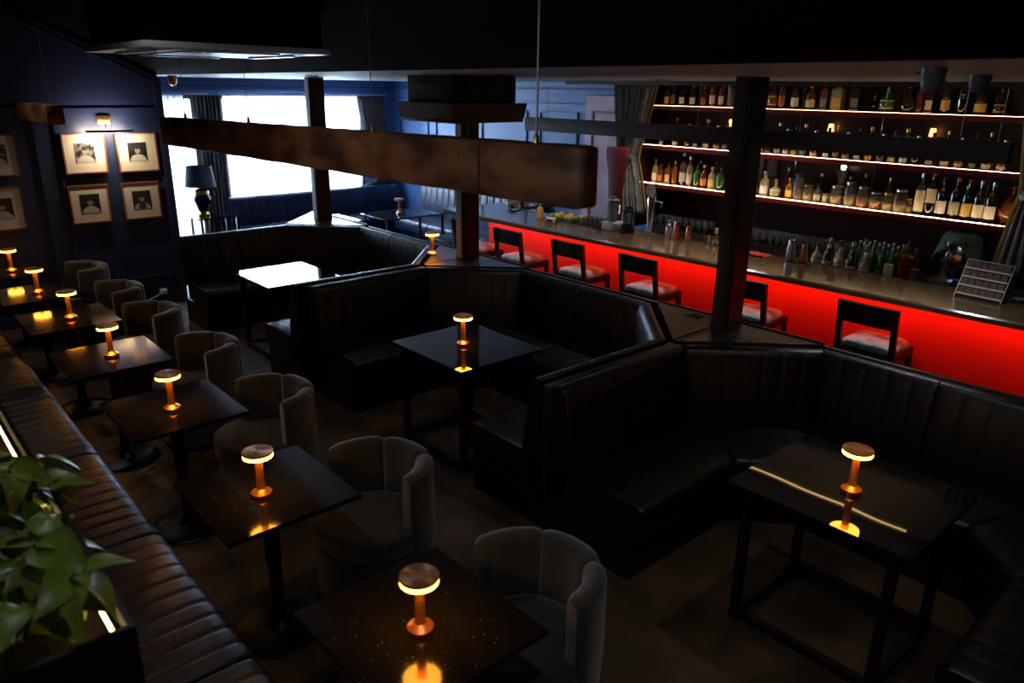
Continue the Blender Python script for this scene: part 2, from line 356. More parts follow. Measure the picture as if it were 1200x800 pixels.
for off, dp in ((0, .05), (.05, .03)):
    q.add([(x, y, z) for y in (9.0-dp, 9.0) for x, z in ((2.86, LZ-.06-off), (-.6, LZ-.06-off+SL*3.46), (-.6, LZ-.035-off+SL*3.46), (2.86, LZ-.035-off))],
          [(0,1,2,3),(7,6,5,4),(0,4,5,1),(1,5,6,2),(2,6,7,3),(3,7,4,0)])
trim(9, q, 'navy')
trim(10, MB().box(2.80, 2.875, 8.955, 9.0, 0, 2.5), 'navy')

# ------------------------------------------------------------------ drapes and sheers
def wavy(x0, x1, y, z0, z1, folds, amp, tie=None, n=None, pinch=0.45, axis='x', lean=0.0):
    """pleated cloth hung along one axis; tie = height of a tie-back that gathers it"""
    n = n or folds*8; rows = 22; v = []; f = []
    for j in range(rows+1):
        z = z1+(z0-z1)*j/rows; s = 1.0; off = 0
        if tie is not None:
            d = (z-tie)/(z1-tie) if z > tie else (tie-z)/max(tie-z0, .01)*0.8
            s = pinch+(1-pinch)*min(1, max(0, d))**0.8; off = lean*(1-s)
        for i in range(n+1):
            t = i/n; a = x0+(x1-x0)*(0.5+(t-0.5)*s)+off
            b = y+amp*math.sin(t*folds*2*PI)*(1.0 if s > .7 else 0.8)+0.25*amp*math.sin(t*folds*4.3+j*.1)
            v.append((a, b, z) if axis == 'x' else (b, a, z))
    for j in range(rows):
        for i in range(n): q = j*(n+1)+i; f.append((q, q+1, q+n+2, q+n+1))
    return MB().add(v, f)
def curtain(name, label, mb_, m, thick=.004, lab_m=None):
    o = mb_.build(name, m, ang=60); md = o.modifiers.new('thickness', 'SOLIDIFY'); md.thickness = thick
    return tag(o, label, 'curtain')
curtain('sheer_curtain', 'white sheer voile curtain over the wide main window', wavy(4.40, 6.60, 11.16, .82, 2.30, 26, .018), 'sheer', .001)
curtain('sheer_curtain', 'white sheer voile curtain over the narrow window behind the big lamp', wavy(2.95, 3.86, 11.16, .14, 2.30, 11, .018), 'sheer', .001)
curtain('drape', 'dark grey drape hanging between the two windows', wavy(4.00, 4.38, 11.215, .03, 2.30, 7, .03), 'drape')
curtain('drape', 'dark grey drape drawn aside at the right end of the wide window', wavy(6.62, 7.14, 11.21, .86, 2.30, 9, .03, tie=.95, pinch=.55, lean=.5), 'drape')
cr = thing('curtain_rail', 'thin white curtain rail above both windows', 'curtain rail', (2.9, 11.16, 2.31))
MB().box(0, 1.30, -.012, .012, 0, .02).build('rail', 'plastic', cr); MB().box(1.45, 4.25, -.012, .012, 0, .02).build('rail', 'plastic', cr)

def tied(name, label, y0, y1, x, lining_side):
    t = thing(name, label, 'curtain', (x, (y0+y1)/2, 0))
    o = wavy(-(y1-y0)/2, (y1-y0)/2, 0, 1.08, LZ-.01, 9, .035, tie=1.74, pinch=.42, axis='y', lean=(0.10 if lining_side > 0 else .16)).build('cloth', 'cloth', t, ang=60)
    o.modifiers.new('thickness', 'SOLIDIFY').thickness = .006
    v = []; f = []; rows = 14
    for j in range(rows+1):
        z = LZ-.01+(1.08-LZ+.01)*j/rows; tie = 1.74
        d = (z-tie)/(LZ-tie) if z > tie else (tie-z)/(tie-1.08)*.8
        s = .42+.58*min(1, max(0, d))**.8; e = -lining_side*(y1-y0)/2*s+(0.10 if lining_side > 0 else .16)*(1-s)
        v += [(0.045, e+lining_side*.01, z), (0.03, e-lining_side*.045, z)]
    for j in range(rows): f.append((2*j, 2*j+1, 2*j+3, 2*j+2))
    l = MB().add(v, f).build('lining', 'gold', t); l['label'] = 'mustard lining edge'; l.modifiers.new('thickness', 'SOLIDIFY').thickness = .006
    q = MB(); pts = [(0.055*math.cos(a)*1.2, (0.10 if lining_side > 0 else .16)*.58+(y1-y0)*.24*math.sin(a), 1.74+.03*math.sin(a)*lining_side) for a in [2*PI*k/20 for k in range(20)]]
    rings = [[(p[0], p[1], p[2]-.035) for p in pts], [(p[0]*1.1, p[1]*1.06, p[2]) for p in pts], [(p[0], p[1], p[2]+.035) for p in pts]]
    b = q.loft(rings, caps=False).build('tieback', 'stoolseat', t); b.modifiers.new('thickness', 'SOLIDIFY').thickness = .004
    return t
tied('tied_curtain', 'grey striped curtain with mustard lining at the left end of the bottle shelves', 5.42, 5.98, 6.93, 1)
tied('tied_curtain', 'grey striped curtain tied back at the right end of the bottle shelves', 1.15, 1.83, 6.93, -1)

# ------------------------------------------------------------------ columns
def column(x, y, label, z0=0.0, edge='palepost'):
    t = thing('column', label, 'column', (x, y, 0))
    MB().box(-.07, .07, -.055, .055, z0, LZ).build('post', 'brownpost', t)
    MB().box(.075, .10, -.05, .05, z0, LZ).build('cable_duct', 'iron', t)
    MB().box(-.068, .10, -.072, -.056, z0, LZ-.002).build('cover_strip', 'iron', t)
    MB().box(-.082, -.072, -.04, .04, z0+.94, z0+LZ-.02).build('face_board', edge, t)
column(4.33, 2.65, 'dark brown timber column between the two nearest booths', 0, 'brownpost')
column(4.33, 5.47, 'brown timber column beside the lamp lit ledge')
column(4.30, 8.22, 'brown timber column in front of the wide window')

# ------------------------------------------------------------------ booths
def mitre_path(P):
    """returns per-vertex inward mitre vectors for an open polyline (left-hand normal)"""
    P = [Vector(p) for p in P]; N = []
    for i in range(len(P)-1):
        d = (P[i+1]-P[i]).normalized(); N.append(Vector((-d.y, d.x)))
    Mv = []
    for i in range(len(P)):
        if i == 0: Mv.append(N[0])
        elif i == len(P)-1: Mv.append(N[-1])
        else:
            b = (N[i-1]+N[i]).normalized(); Mv.append(b/b.dot(N[i]))
    return P, Mv
def panel(p0, m0, p1, m1, t0, t1, prof, nch, puff, gap=.004):
    """upholstered piece between parameters t0..t1 of a path segment, with nch vertical channels; prof = (offset, z, bulge weight)"""
    L = (p1-p0).length*(t1-t0); steps = max(nch*8, 2); rings = []
    for i in range(steps+1):
        s = i/steps; ss = min(max(s, gap/L), 1-gap/L); t = t0+(t1-t0)*ss
        ph = (s*nch) % 1.0 if 0 < i < steps else 0.0
        bu = puff*(1-abs(2*ph-1)**9) if ph else 0.0
        ring = []
        for d, z, wt, *wz in prof:
            z += bu*(wz[0] if wz else 0); dd = d+(bu if wt else 0)*wt; q = (p0+m0*dd)*(1-t)+(p1+m1*dd)*t
            ring.append((q.x, q.y, z))
        rings.append(ring)
    return MB().loft(rings)
BACK = [(.0, .40, 0), (.145, .40, 0), (.15, .45, .6), (.135, .60, 1), (.112, .75, 1), (.092, .86, 1), (.080, .90, .7), (.060, .918, .5), (.03, .922, .3), (.005, .915, 0)]
SEAT = [(.10, .26, 0), (.645, .26, 0), (.66, .30, 1), (.665, .40, 1, 0), (.650, .430, .7, .6), (.62, .443, .0, 1), (.45, .448, 0, 1), (.12, .446, 0, 1), (.10, .44, 0, 0)]
BASE = [(.0, 0, 0), (.60, 0, 0), (.60, .25, 0), (.0, .25, 0)]
def booth(y0, y1, label, xb=4.48, x0=2.70, lm='leather'):
    t = thing('booth_sofa', label, 'sofa', (x0, y0, 0))
    off = Vector((x0, y0))
    # path runs so that the left-hand normal points into the booth
    P = [(x0, y0), (3.83, y0), (xb, y0+.65), (xb, y1-.65), (3.83, y1), (x0, y1)]
    P = [Vector(p)-off for p in P]; P, Mv = mitre_path(P)
    rings = []
    MB().loft([[((p+m*d).x, (p+m*d).y, z) for d, z, _ in BASE] for p, m in zip(P, Mv)]).build('base', lm, t)
    for i in range(5):
        L = (P[i+1]-P[i]).length; n = 2 if L > 1.05 else 1
        for k in range(n):
            a, b = k/n, (k+1)/n; ch = max(2, round(L/n/.135))
            panel(P[i], Mv[i], P[i+1], Mv[i+1], a, b, BACK, ch, .005).build('back_panel', lm, t, ang=50)
        Ls = ((P[i+1]+Mv[i+1]*.4)-(P[i]+Mv[i]*.4)).length; ns = 2 if Ls > 1.0 else 1
        for k in range(ns):
            panel(P[i], Mv[i], P[i+1], Mv[i+1], k/ns, (k+1)/ns, SEAT, max(2, round(Ls/ns/.14)), .005).build('seat_cushion', lm, t, ang=50)
    return t
booth(-0.06, 2.655, 'black channelled leather booth nearest the camera on the right')
booth(2.745, 5.445, 'black channelled leather booth in the middle with lit lamp on its table')
booth(5.535, 8.20, 'black channelled leather booth beside the picture wall corner, farthest of three', x0=2.61)
# partition boards and triangular ledges between booths
def ledge(y, label, full=True):
    t = thing('partition_ledge', label, 'ledge', (2.70, y, 0))
    MB().rbox(0.0, 1.16, -.036, .036, 0, .905, .012).build('partition_board', 'leather', t)
    a = [(1.17, 0.0), (1.84, .66), (1.84, 0.012)]; b = [(1.17, 0.0), (1.84, -0.012), (1.84, -.66)]
    MB().prism([(1.18, .030), (1.825, .655), (1.825, .030)], .86, .92).build('ledge_board', 'ledge', t)
    MB().prism([(1.18, -.030), (1.825, -.030), (1.825, -.655)], .86, .92).build('ledge_board', 'ledge', t)
    MB().prism([(1.17, -.024), (1.825, -.024), (1.825, .024), (1.17, .024)], .86, .917).build('joint_strip', 'blackwood', t)
    MB().prism([(1.835, -.66), (1.855, -.66), (1.855, .66), (1.835, .66)], .0, .93).build('back_board', 'blackwood', t)
    return t
l1 = ledge(2.70, 'grey brown triangular ledge between the two nearest booths')
gr = MB().rbox(1.70, 1.78, .20, .31, .9205, .927, .002).build('cable_grommet', 'iron', l1)
MB().rbox(1.72, 1.76, .235, .275, .9275, .937, .003).build('grommet_cap', 'dark', gr)
l2 = ledge(5.49, 'grey brown triangular ledge under the lit copper lamp beside the column')
MB().rbox(1.70, 1.78, .12, .23, .9205, .927, .002).build('cable_grommet', 'iron', l2)
l3 = ledge(8.245, 'triangular ledge behind the farthest booth by the window column')
tag(MB().rbox(4.565, 4.60, -.06, 8.9, 0, .90, .004).build('booth_back_board', 'blackwood'), 'long low black board behind the booths facing the bar stools', 'partition')

# ------------------------------------------------------------------ left banquette, planter
bn = thing('banquette_bench', 'long brown black leather banquette with channelled seat along the left', 'bench', (0, 0, 0))
MB().rbox(-.30, .76, -.9, 8.95, 0, .30, .01).build('base', 'blackwood', bn)
SB = [(.0, .30, 0), (.53, .30, 0), (.552, .33, .6), (.556, .39, 1, 0), (.546, .420, .8, .6), (.515, .438, .3, 1), (.47, .445, 0, 1), (.25, .448, 0, 1), (.02, .446, 0, 1), (.0, .44, 0, 0)]
ys = [-.90, .17, 1.24, 2.31, 3.38, 4.45, 5.52, 6.90, 7.97, 8.93]
for a, b in zip(ys[:-1], ys[1:]):
    panel(Vector((.27, b)), Vector((1, 0)), Vector((.27, a)), Vector((1, 0)), 0, 1, SB, 10, .006, gap=.007).build('seat_cushion', 'leather_brown', bn, ang=50)
BB = [(-.16, .44, 0), (-.02, .44, 0), (.0, .55, 1), (-.03, .75, 1), (-.05, .90, .6), (-.08, .915, 0), (-.16, .91, 0)]
for a, b in zip(ys[:-1], ys[1:]):
    panel(Vector((.36, b)), Vector((1, 0)), Vector((.36, a)), Vector((1, 0)), 0, 1, BB, 10, .010, gap=.007).build('back_panel', 'leather_brown', bn, ang=50)
MB().rbox(-.30, .19, -.9, 8.95, .30, .93, .01).build('back_board', 'blackwood', bn)
pl = thing('planter_box', 'black planter box with light strip on the banquette back at lower left', 'planter', (0, 1.72, .93))
q = MB(); q.box(.315, .33, 0, 2.9, 0, .27); q.box(-.25, -.235, 0, 2.9, 0, .27); q.box(-.235, .315, 0, .015, 0, .27); q.box(-.235, .315, 2.885, 2.9, 0, .27); q.box(-.235, .315, .015, 2.885, 0, .02)
q.build('box', 'blackwood', pl)
MB().box(-.235, .315, .015, 2.885, .02, .10).build('soil', 'soil', pl)
MB().rbox(.297, .303, .05, 2.8, .178, .184, .001).build('light_strip', 'plantled', pl)['label'] = 'warm glowing light strip'
MB().box(.304, .314, .03, 2.86, .165, .195).build('strip_channel', 'steel', pl)
# pothos plant: stems and heart shaped leaves
def leaf_mesh(m, ln=.085, wd=.036, droop=.02):
    v = []; f = []; n = 7
    for i in range(n+1):
        t = i/n; ww = wd*(math.sin(PI*min(1, t*0.98+.02)**0.62))*(1-.15*t)
        if i == n: ww = .0008
        z = -droop*t*t*2.2
        v += [(t*ln, -ww, z+ww*.35), (t*ln, 0, z), (t*ln, ww, z+ww*.35)]
    for i in range(n): a = 3*i; f += [(a, a+1, a+4, a+3), (a+1, a+2, a+5, a+4)]
    return MB().add(v, f).mesh('leaf', m, 60)
lm = [leaf_mesh('leaf', .115, .050, .025), leaf_mesh('leaf2', .10, .044, .035), leaf_mesh('leaf', .135, .058, .035)]
pt = thing('potted_pothos', 'leafy green pothos plant in the black planter box', 'plant', (.06, 2.2, 1.03))
rnd = random.Random(11)
for sidx in range(56):
    bx = rnd.uniform(-.22, .17); by = rnd.uniform(-.40, .50)
    a = rnd.uniform(-1.2, 1.2) if rnd.random() < .65 else rnd.uniform(0, 2*PI)
    hgt = rnd.uniform(.14, .36); out = rnd.uniform(.03, .12)
    if sidx > 41: bx = rnd.uniform(.08, .22); by = rnd.uniform(-.15, .75); hgt = rnd.uniform(.10, .20); out = .05
    pts = []
    for k in range(7):
        s = k/6; pts.append(Vector((bx+math.cos(a)*out*s, by+math.sin(a)*out*s, hgt*math.sin(min(s*1.9, PI/1.9)))))
    MB().tube(pts, .0028, 5).build('stem', 'stem', pt)
    for k in range(2, 7):
        for rep in range(1 if k < 6 else 2):
            p = pts[k]; la = a+rnd.uniform(-1.5, 1.5); o = bpy.data.objects.new('leaf', lm[rnd.randrange(3)]); C.objects.link(o); o.parent = pt
            s = rnd.uniform(.7, 1.1); o.scale = (s, s, s)
            o.location = p+Vector((math.cos(la)*.012, math.sin(la)*.012, .004)); o.rotation_euler = (rnd.uniform(-.6, .6), rnd.uniform(-.6, .6), la)

# ------------------------------------------------------------------ cafe tables
def cafe_table(x, y, label, lx=.60, ly=.63, rz=0):
    t = thing('cafe_table', label, 'table', (x, y, 0), rz, 'square pedestal tables along the banquette')
    MB().rbox(-lx/2, lx/2, -ly/2, ly/2, .728, .75, .0025, 1).build('tabletop', 'stone', t)
    MB().box(-.13, .13, -.13, .13, .716, .728).build('mounting_plate', 'iron', t)
    MB().lathe([(.030, .03), (.030, .38), (.036, .385), (.036, .716)], 20).build('pole', 'iron', t)
    MB().lathe([(.205, 0), (.21, .006), (.20, .014), (.06, .026), (.040, .05), (.030, .06)], 36).build('base_disc', 'iron', t)
    return t
TX = [1.17, 1.162, 1.155, 1.13, 1.125, 1.11, 1.10]; TY = [1.742, 2.905, 4.08, 5.19, 6.30, 7.28, 8.28]
TD = ['nearest the camera', 'second nearest along the banquette', 'third from the camera', 'fourth from the camera, far corner shining', 'fifth from the camera', 'sixth from the camera', 'farthest, by the picture wall']
for x, y, d in zip(TX, TY, TD): cafe_table(x, y, 'black square pedestal table, '+d)

# ------------------------------------------------------------------ booth tables
def booth_table(x, y, label, lx=.72, ly=.80, mt='bstone', rz=0):
    t = thing('booth_table', label, 'table', (x, y, 0), rz, 'tables inside the leather booths')
    MB().rbox(-lx/2, lx/2, -ly/2, ly/2, .722, .75, .003, 1).build('tabletop', mt, t)
    fx, fy = .29, .33
    for sx in (-1, 1):
        for sy in (-1, 1): MB().box(sx*fx-.02, sx*fx+.02, sy*fy-.02, sy*fy+.02, 0, .722).build('leg', 'iron', t)
    for sx in (-1, 1):
        MB().box(sx*fx-.02, sx*fx+.02, -fy+.02, fy-.02, .02, .055).build('floor_rail', 'iron', t)
        MB().box(sx*fx-.015, sx*fx+.015, -fy+.02, fy-.02, .68, .715).build('top_rail', 'iron', t)
    for sy in (-1, 1): MB().box(-fx+.02, fx-.02, sy*fy-.02, sy*fy+.02, .02, .055).build('floor_rail', 'iron', t)
    return t
booth_table(3.17, 1.20, 'black framed table in the nearest booth reflecting a thin curved light line', .74, .82, 'bstone')
booth_table(3.07, 3.88, 'blue black table in the middle booth with lit lamp')
booth_table(3.04, 6.60, 'black table in the farthest booth glaring with window light')

# ------------------------------------------------------------------ table lamps
def table_lamp(x, y, z, label, lit=True, group='cordless copper table lamps'):
    t = thing('table_lamp', label, 'lamp', (x, y, z), 0, group)
    MB().lathe([(.044, 0), (.046, .002), (.046, .0165), (.0445, .018)], 32).build('base', 'copper_side', t, ang=24)
    MB().lathe([(.0440, .0182), (.0215, .035), (.0185, .042), (.0165, .065), (.0165, .15), (.018, .188)], 28).build('stem', 'copper', t, ang=24)
    MB().lathe([(.018, .186), (.056, .188), (.0635, .190), (.0640, .204), (.060, .205)], 40).build('light_ring', 'ring' if lit else 'ring_off', t)['label'] = 'glowing diffuser ring' if lit else 'unlit pale diffuser ring'
    MB().lathe([(.0640, .2052), (.0655, .206), (.0655, .2135), (.0645, .215), (.034, .2152), (.033, .2147), (.031, .2147), (.030, .2152), (.0, .2152)], 40).build('top_cap', 'copper_top', t, ang=15)
    return t
LP = [(1.148, 1.703), (1.122, 2.863), (1.139, 4.046), (1.134, 5.18), (1.138, 6.27), (1.11, 7.25), (1.09, 8.27)]
for (x, y), d in zip(LP, ('nearest the camera', 'on the second table along the banquette', 'on the third table along the banquette', 'on the fourth table along the banquette', 'on the fifth table along the banquette', 'on the sixth table along the banquette', 'on the farthest banquette table')):
    table_lamp(x, y, .7505, 'lit copper mushroom lamp '+d)
table_lamp(3.054, 3.893, .7505, 'lit copper mushroom lamp on the middle booth table')
table_lamp(3.139, 1.184, .7505, 'lit copper mushroom lamp on the nearest booth table')
table_lamp(4.18, 5.80, .9205, 'lit copper mushroom lamp on the ledge beside the column')
table_lamp(5.90, 8.96, .7505, 'unlit rose copper lamp on the table near the window', False)

# ------------------------------------------------------------------ tub chairs
def arc_shell(ri, ro, z0, z1, a0, a1, n=30, r=.03):
    w_ = ro-ri; rings = []
    prof = [(ri, z0), (ri, z1-r)]
    for k in range(1, 6):
        a = PI-PI*k/6; prof.append(((ri+ro)/2+w_/2*math.cos(a), z1-r+r*math.sin(a)*1.0))
    prof += [(ro, z1-r), (ro+.004, (z0+z1)/2), (ro-.012, z0)]
    cx = sum(p[0] for p in prof)/len(prof); cz = (z0+z1)/2
    for i in range(n+1):
        a = a0+(a1-a0)*i/n; e = min(i, n-i); sc = {0: .62, 1: .90}.get(e, 1.0)
        ring = []
        for pr_, pz in prof:
            rr = cx+(pr_-cx)*sc; zz = pz if pz < z1-.1 else pz-(1-sc)*.03
            ring.append((rr*math.cos(a), rr*math.sin(a), zz))
        rings.append(ring)
    return MB().loft(rings)
def outline(ro, ri, fx, n=14):
    """T cushion: wide round front (towards -x), narrower round rear"""
    pts = [(ri*math.cos(a), ri*math.sin(a)) for a in [-PI/2*.93+PI*.93*k/n for k in range(n+1)]]
    fr = [(-.03-(fx-.03)*abs(math.sin(a))**.75, ro*math.cos(a)) for a in [PI*k/n for k in range(n+1)]]
    return pts+fr
def cushion(ol, z0, z1, r=.02):
    cx = sum(p[0] for p in ol)/len(ol); cy = sum(p[1] for p in ol)/len(ol)
    def ring(s, z): return [(cx+(x-cx)*s, cy+(y-cy)*s, z) for x, y in ol]
    return MB().loft([ring(.97, z0), ring(1, z0+r*.4), ring(1, z1-r), ring(.985, z1-r*.4), ring(.95, z1-.002), ring(.8, z1+.004), ring(.3, z1+.008)])
def tub_chair(x, y, rz, label):
    t = thing('tub_chair', label, 'chair', (x, y, 0), rz, 'olive grey tub chairs facing the banquette tables')
    return t
def make_tub(x, y, rz, label):
    t = tub_chair(x, y, rz, label)
    n3 = 3; A = math.radians(97)
    for k in range(n3):
        a0 = -A+2*A*k/n3; a1 = -A+2*A*(k+1)/n3
        arc_shell(.208, .300, .06, .72, a0+.003, a1-.003, 14, .032).build('back_panel', 'velvet', t, ang=60)
    cushion(outline(.292, .204, .30), .335, .445).build('seat_cushion', 'velvet', t, ang=50)
    cushion(outline(.285, .20, .285), .05, .33, .01).build('seat_body', 'velvet', t, ang=50)
    MB().lathe([(.19, 0), (.20, .01), (.20, .05)], 24).build('foot_ring', 'iron', t)
    return t
CH = [(1.69, 1.76, .03), (1.69, 2.885, .22), (1.675, 4.09, .10), (1.67, 5.21, .04), (1.65, 6.33, .16), (1.64, 7.27, .02), (1.62, 8.33, .0)]
CD = ['nearest the camera', 'second from the camera', 'third from the camera', 'fourth from the camera', 'fifth from the camera', 'sixth from the camera', 'farthest, by the picture wall']
c0 = None
for (x, y, r), d in zip(CH, CD):
    lab = 'olive grey velvet tub chair with curved back, '+d
    if c0 is None: c0 = make_tub(x, y, r, lab)
    else: dup(c0, (x, y, 0), r, lab)

# ------------------------------------------------------------------ bar
bar = thing('bar_counter', 'long bar with dark top and glowing red front behind the stools', 'bar', (0, 0, 0))
# counter top, front edge slightly skewed
def slab(xa0, xb0, y0, xa1, xb1, y1, z0, z1, r=.012):
    return MB().loft([[(xa0, y0, z0), (xa0-.0, y0, z1-r), (xa0+r, y0, z1), (xb0, y0, z1), (xb0, y0, z0)], [(xa1, y1, z0), (xa1, y1, z1-r), (xa1+r, y1, z1), (xb1, y1, z1), (xb1, y1, z0)]])
slab(5.615, 6.21, -1.2, 5.50, 6.21, 5.6, 1.005, 1.05).build('counter_top', 'counter', bar)
slab(5.50, 6.21, 5.6, 5.49, 6.21, 6.9, 1.005, 1.05).build('counter_top', 'counter', bar)
slab(5.49, 6.85, 6.9, 5.48, 6.85, 7.36, 1.005, 1.05).build('counter_top', 'counter', bar)
MB().box(6.21, 6.235, -1.2, 6.9, 1.03, 1.056).build('drip_edge', 'steel', bar)
yy = -1.2
for k in range(7):
    a = -1.2+8.2*k/7; b = -1.2+8.2*(k+1)/7
    MB().box(5.90, 5.93, a+.002, b-.002, .10, 1.004).build('front_panel', 'red', bar)
MB().box(5.93, 6.15, -1.2, 7.0, 0, 1.004).build('carcass', 'blackwood', bar)
MB().box(5.895, 5.93, -1.2, 7.0, 0, .098).build('kick_board', 'blackwood', bar)
MB().box(5.74, 5.755, -1.15, 6.98, .990, 1.0).build('light_strip', 'redled', bar)['label'] = 'red light strip'
area('red_strip_glow', (5.745, 2.9, .985), (5.90, 2.9, .60), 8.1, .02, 13, (1.0, .11, .05)).rotation_euler
for k in range(0): pass
bc = thing('back_counter', 'dark low counter under the bottle shelves', 'counter', (0, 0, 0))
MB().box(6.80, 7.39, -1.0, 5.3, 0, .88).build('cabinet', 'blackwood', bc)
MB().rbox(6.76, 7.39, -1.0, 5.3, .88, .92, .005).build('worktop', 'brownwall', bc)
sk = thing('speed_rail_sink', 'dark working shelf behind the bar top', 'counter', (0, 0, 0))
MB().box(6.24, 6.62, -1.0, 5.3, .0, .88).build('cabinet', 'blackwood', sk); MB().box(6.24, 6.62, -1.0, 5.3, .88, .90).build('worktop', 'iron', sk)

# shelves
SZ = {'top': 2.295, 'middle': 1.868, 'bottom': 1.445}
sh = {}
for k, (nm, z) in enumerate(SZ.items()):
    t = thing('wall_shelf', 'red lacquered %s bottle shelf with lit front edge behind the bar' % nm, 'shelf', (7.0, 0, z))
    MB().box(.012, .39, 1.35, 5.62, -.03, 0).build('board', 'shelf', t)
    MB().box(.002, .010, 1.35, 5.62, -.045, -.008).build('fascia', 'shelf', t)
    MB().box(0.013, .022, 1.35, 5.62, .0005, .0030).build('light_strip', {'top': 'warmled_dim', 'middle': 'warmled_mid', 'bottom': 'warmled'}[nm], t)
    for y in (2.02, 2.95, 3.72, 4.6): MB().tube([(.05, y, 0.001), (.05, y, .38 if nm != 'top' else LZ-z-.002)], .003, 6).build('hanger_rod', 'steel', t)
# red side cheek and red back wall sections
struct('trim_11', MB().box(7.385, 7.4, 4.55, 5.75, .92, LZ), 'darkred')
struct('trim_12', MB().box(7.02, 7.4, 5.63, 5.66, .92, LZ), 'darkred')
struct('trim_13', MB().box(7.385, 7.4, 1.0, 4.55, .92, 1.40), 'darkred')

# ------------------------------------------------------------------ bottles
def bottle_prof(r, h, kind):
    if kind == 'spirit': return [(r*.96, 0), (r, .004), (r, h*.58), (r*.9, h*.66), (r*.45, h*.74), (r*.34, h*.78), (r*.34, h*.95), (r*.36, h*.95), (r*.36, h*.96)]
    if kind == 'wine': return [(r*.96, 0), (r, .004), (r, h*.60), (r*.85, h*.68), (r*.42, h*.77), (r*.36, h*.82), (r*.36, h*.96)]
    if kind == 'squat': return [(r*.8, 0), (r, h*.08), (r*1.02, h*.3), (r*.85, h*.5), (r*.4, h*.62), (r*.28, h*.68), (r*.28, h*.92)]
    if kind == 'round': return [(r*.55, 0), (r*.9, h*.1), (r, h*.28), (r*.9, h*.44), (r*.45, h*.56), (r*.26, h*.62), (r*.26, h*.92)]
    if kind == 'gourd': return [(r*.85, 0), (r, h*.12), (r*.9, h*.3), (r*.55, h*.42), (r*.82, h*.52), (r*.85, h*.62), (r*.5, h*.82), (r*.3, h*.88), (r*.3, h*.94)]
    if kind == 'square': return [(r*.98, 0), (r, .004), (r, h*.66), (r*.8, h*.71), (r*.36, h*.75), (r*.34, h*.93)]
    if kind == 'jar': return [(r*.9, 0), (r, h*.06), (r, h*.75), (r*.72, h*.86), (r*.72, h*.9)]
def bottle(x, y, z, r, h, kind, gm, label, lab='cream', lz=(.12, .42), cap='dark', group=None, cat='bottle', nm=None, pattern=None):
    t = thing(nm or ('glass_jar' if kind == 'jar' else 'bottle'), label, cat if kind != 'jar' else 'jar', (x, y, z), 0, group)
    n = 4 if kind == 'square' else 18
    if z > 1.3: r *= 1.10; h *= 1.04
    pf = bottle_prof(r, h, kind)
    mb_ = MB().lathe(pf, n)
    if kind == 'square':
        mb_.v = [((a*math.cos(PI/4)-b*math.sin(PI/4))*.95, (a*math.sin(PI/4)+b*math.cos(PI/4))*1.2, c) for a, b, c in mb_.v]
    mb_.build('glass_body', gm, t, ang=40)
    rc = pf[-1][0]*1.12
    MB().lathe([(rc, h*.90), (rc, h), (rc*.9, h*1.005)], 12).build('cap' if kind != 'jar' else 'lid', cap, t)
    if kind == 'jar':
        MB().lathe([(r*.93, h*.03), (r*.94, h*.40), (r*.5, h*.46)], 16).build('contents', lab, t)
    elif lab:
        if kind == 'square':
            k = r*.73; MB().box(-k*.95-.001, -k*.95+.0005, -k*.95, k*.95, h*lz[0], h*lz[1]).build('paper_label', lab, t)
        else:
            v = []; f = []; rr = r*(1.012 if kind != 'round' else 1.01)
            for i in range(11):
                a = PI-1.15+2.3*i/10
                for zz in lz:
                    rz_ = rr
                    if kind in ('round', 'squat', 'gourd'):
                        for (ra, za), (rb, zb) in zip(pf[:-1], pf[1:]):
                            if za <= zz*h <= zb: rz_ = 1.02*(ra+(rb-ra)*(zz*h-za)/max(zb-za, 1e-5))
                    v.append((rz_*math.cos(a), rz_*math.sin(a), h*zz))
            for i in range(10): f.append((2*i, 2*i+2, 2*i+3, 2*i+1))
            MB().add(v, f).build('paper_label', lab, t)
    return t
MT['lab_white'] = mat('white_label', (.72, .70, .62), .6); MT['lab_yellow'] = mat('yellow_label', (.62, .42, .08), .6)
MT['lab_orange'] = mat('orange_label', (.50, .16, .03), .6); MT['lab_grey'] = mat('grey_label', (.20, .19, .17), .6, noise=.9, nscale=90)
MT['lab_teal'] = mat('teal_label', (.20, .36, .32), .6, noise=.6, nscale=60); MT['lab_print'] = mat('printed_label', (.70, .66, .55), .6, noise=.5, nscale=120, col2=(.12, .10, .08))
MT['porcelain'] = mat('painted_porcelain', (.78, .75, .66), .25, noise=.35, nscale=28, col2=(.03, .05, .20))
MT['orangefill'] = mat('orange_peel', (.85, .36, .06), .7, noise=.8, nscale=60); MT['palefill'] = mat('pale_seeds', (.85, .70, .38), .7, noise=.8, nscale=70)
MT['blackcap'] = mat('black_cap', (.012, .012, .012), .4); MT['goldcap'] = mat('gold_cap', (.7, .45, .15), .35, metal=1); MT['bluecap'] = mat('blue_cap', (.03, .08, .5), .4)
MT['silvercap'] = mat('silver_cap', (.7, .7, .7), .3, metal=1); MT['redcap'] = mat('red_cap', (.35, .02, .02), .4)
ORD = ['first', 'second', 'third', 'fourth', 'fifth', 'sixth', 'seventh', 'eighth', 'ninth', 'tenth', 'eleventh', 'twelfth', 'thirteenth', 'fourteenth', 'fifteenth', 'sixteenth', 'seventeenth', 'eighteenth', 'nineteenth', 'twentieth', 'twenty-first', 'twenty-second', 'twenty-third', 'twenty-fourth', 'twenty-fifth', 'twenty-sixth']
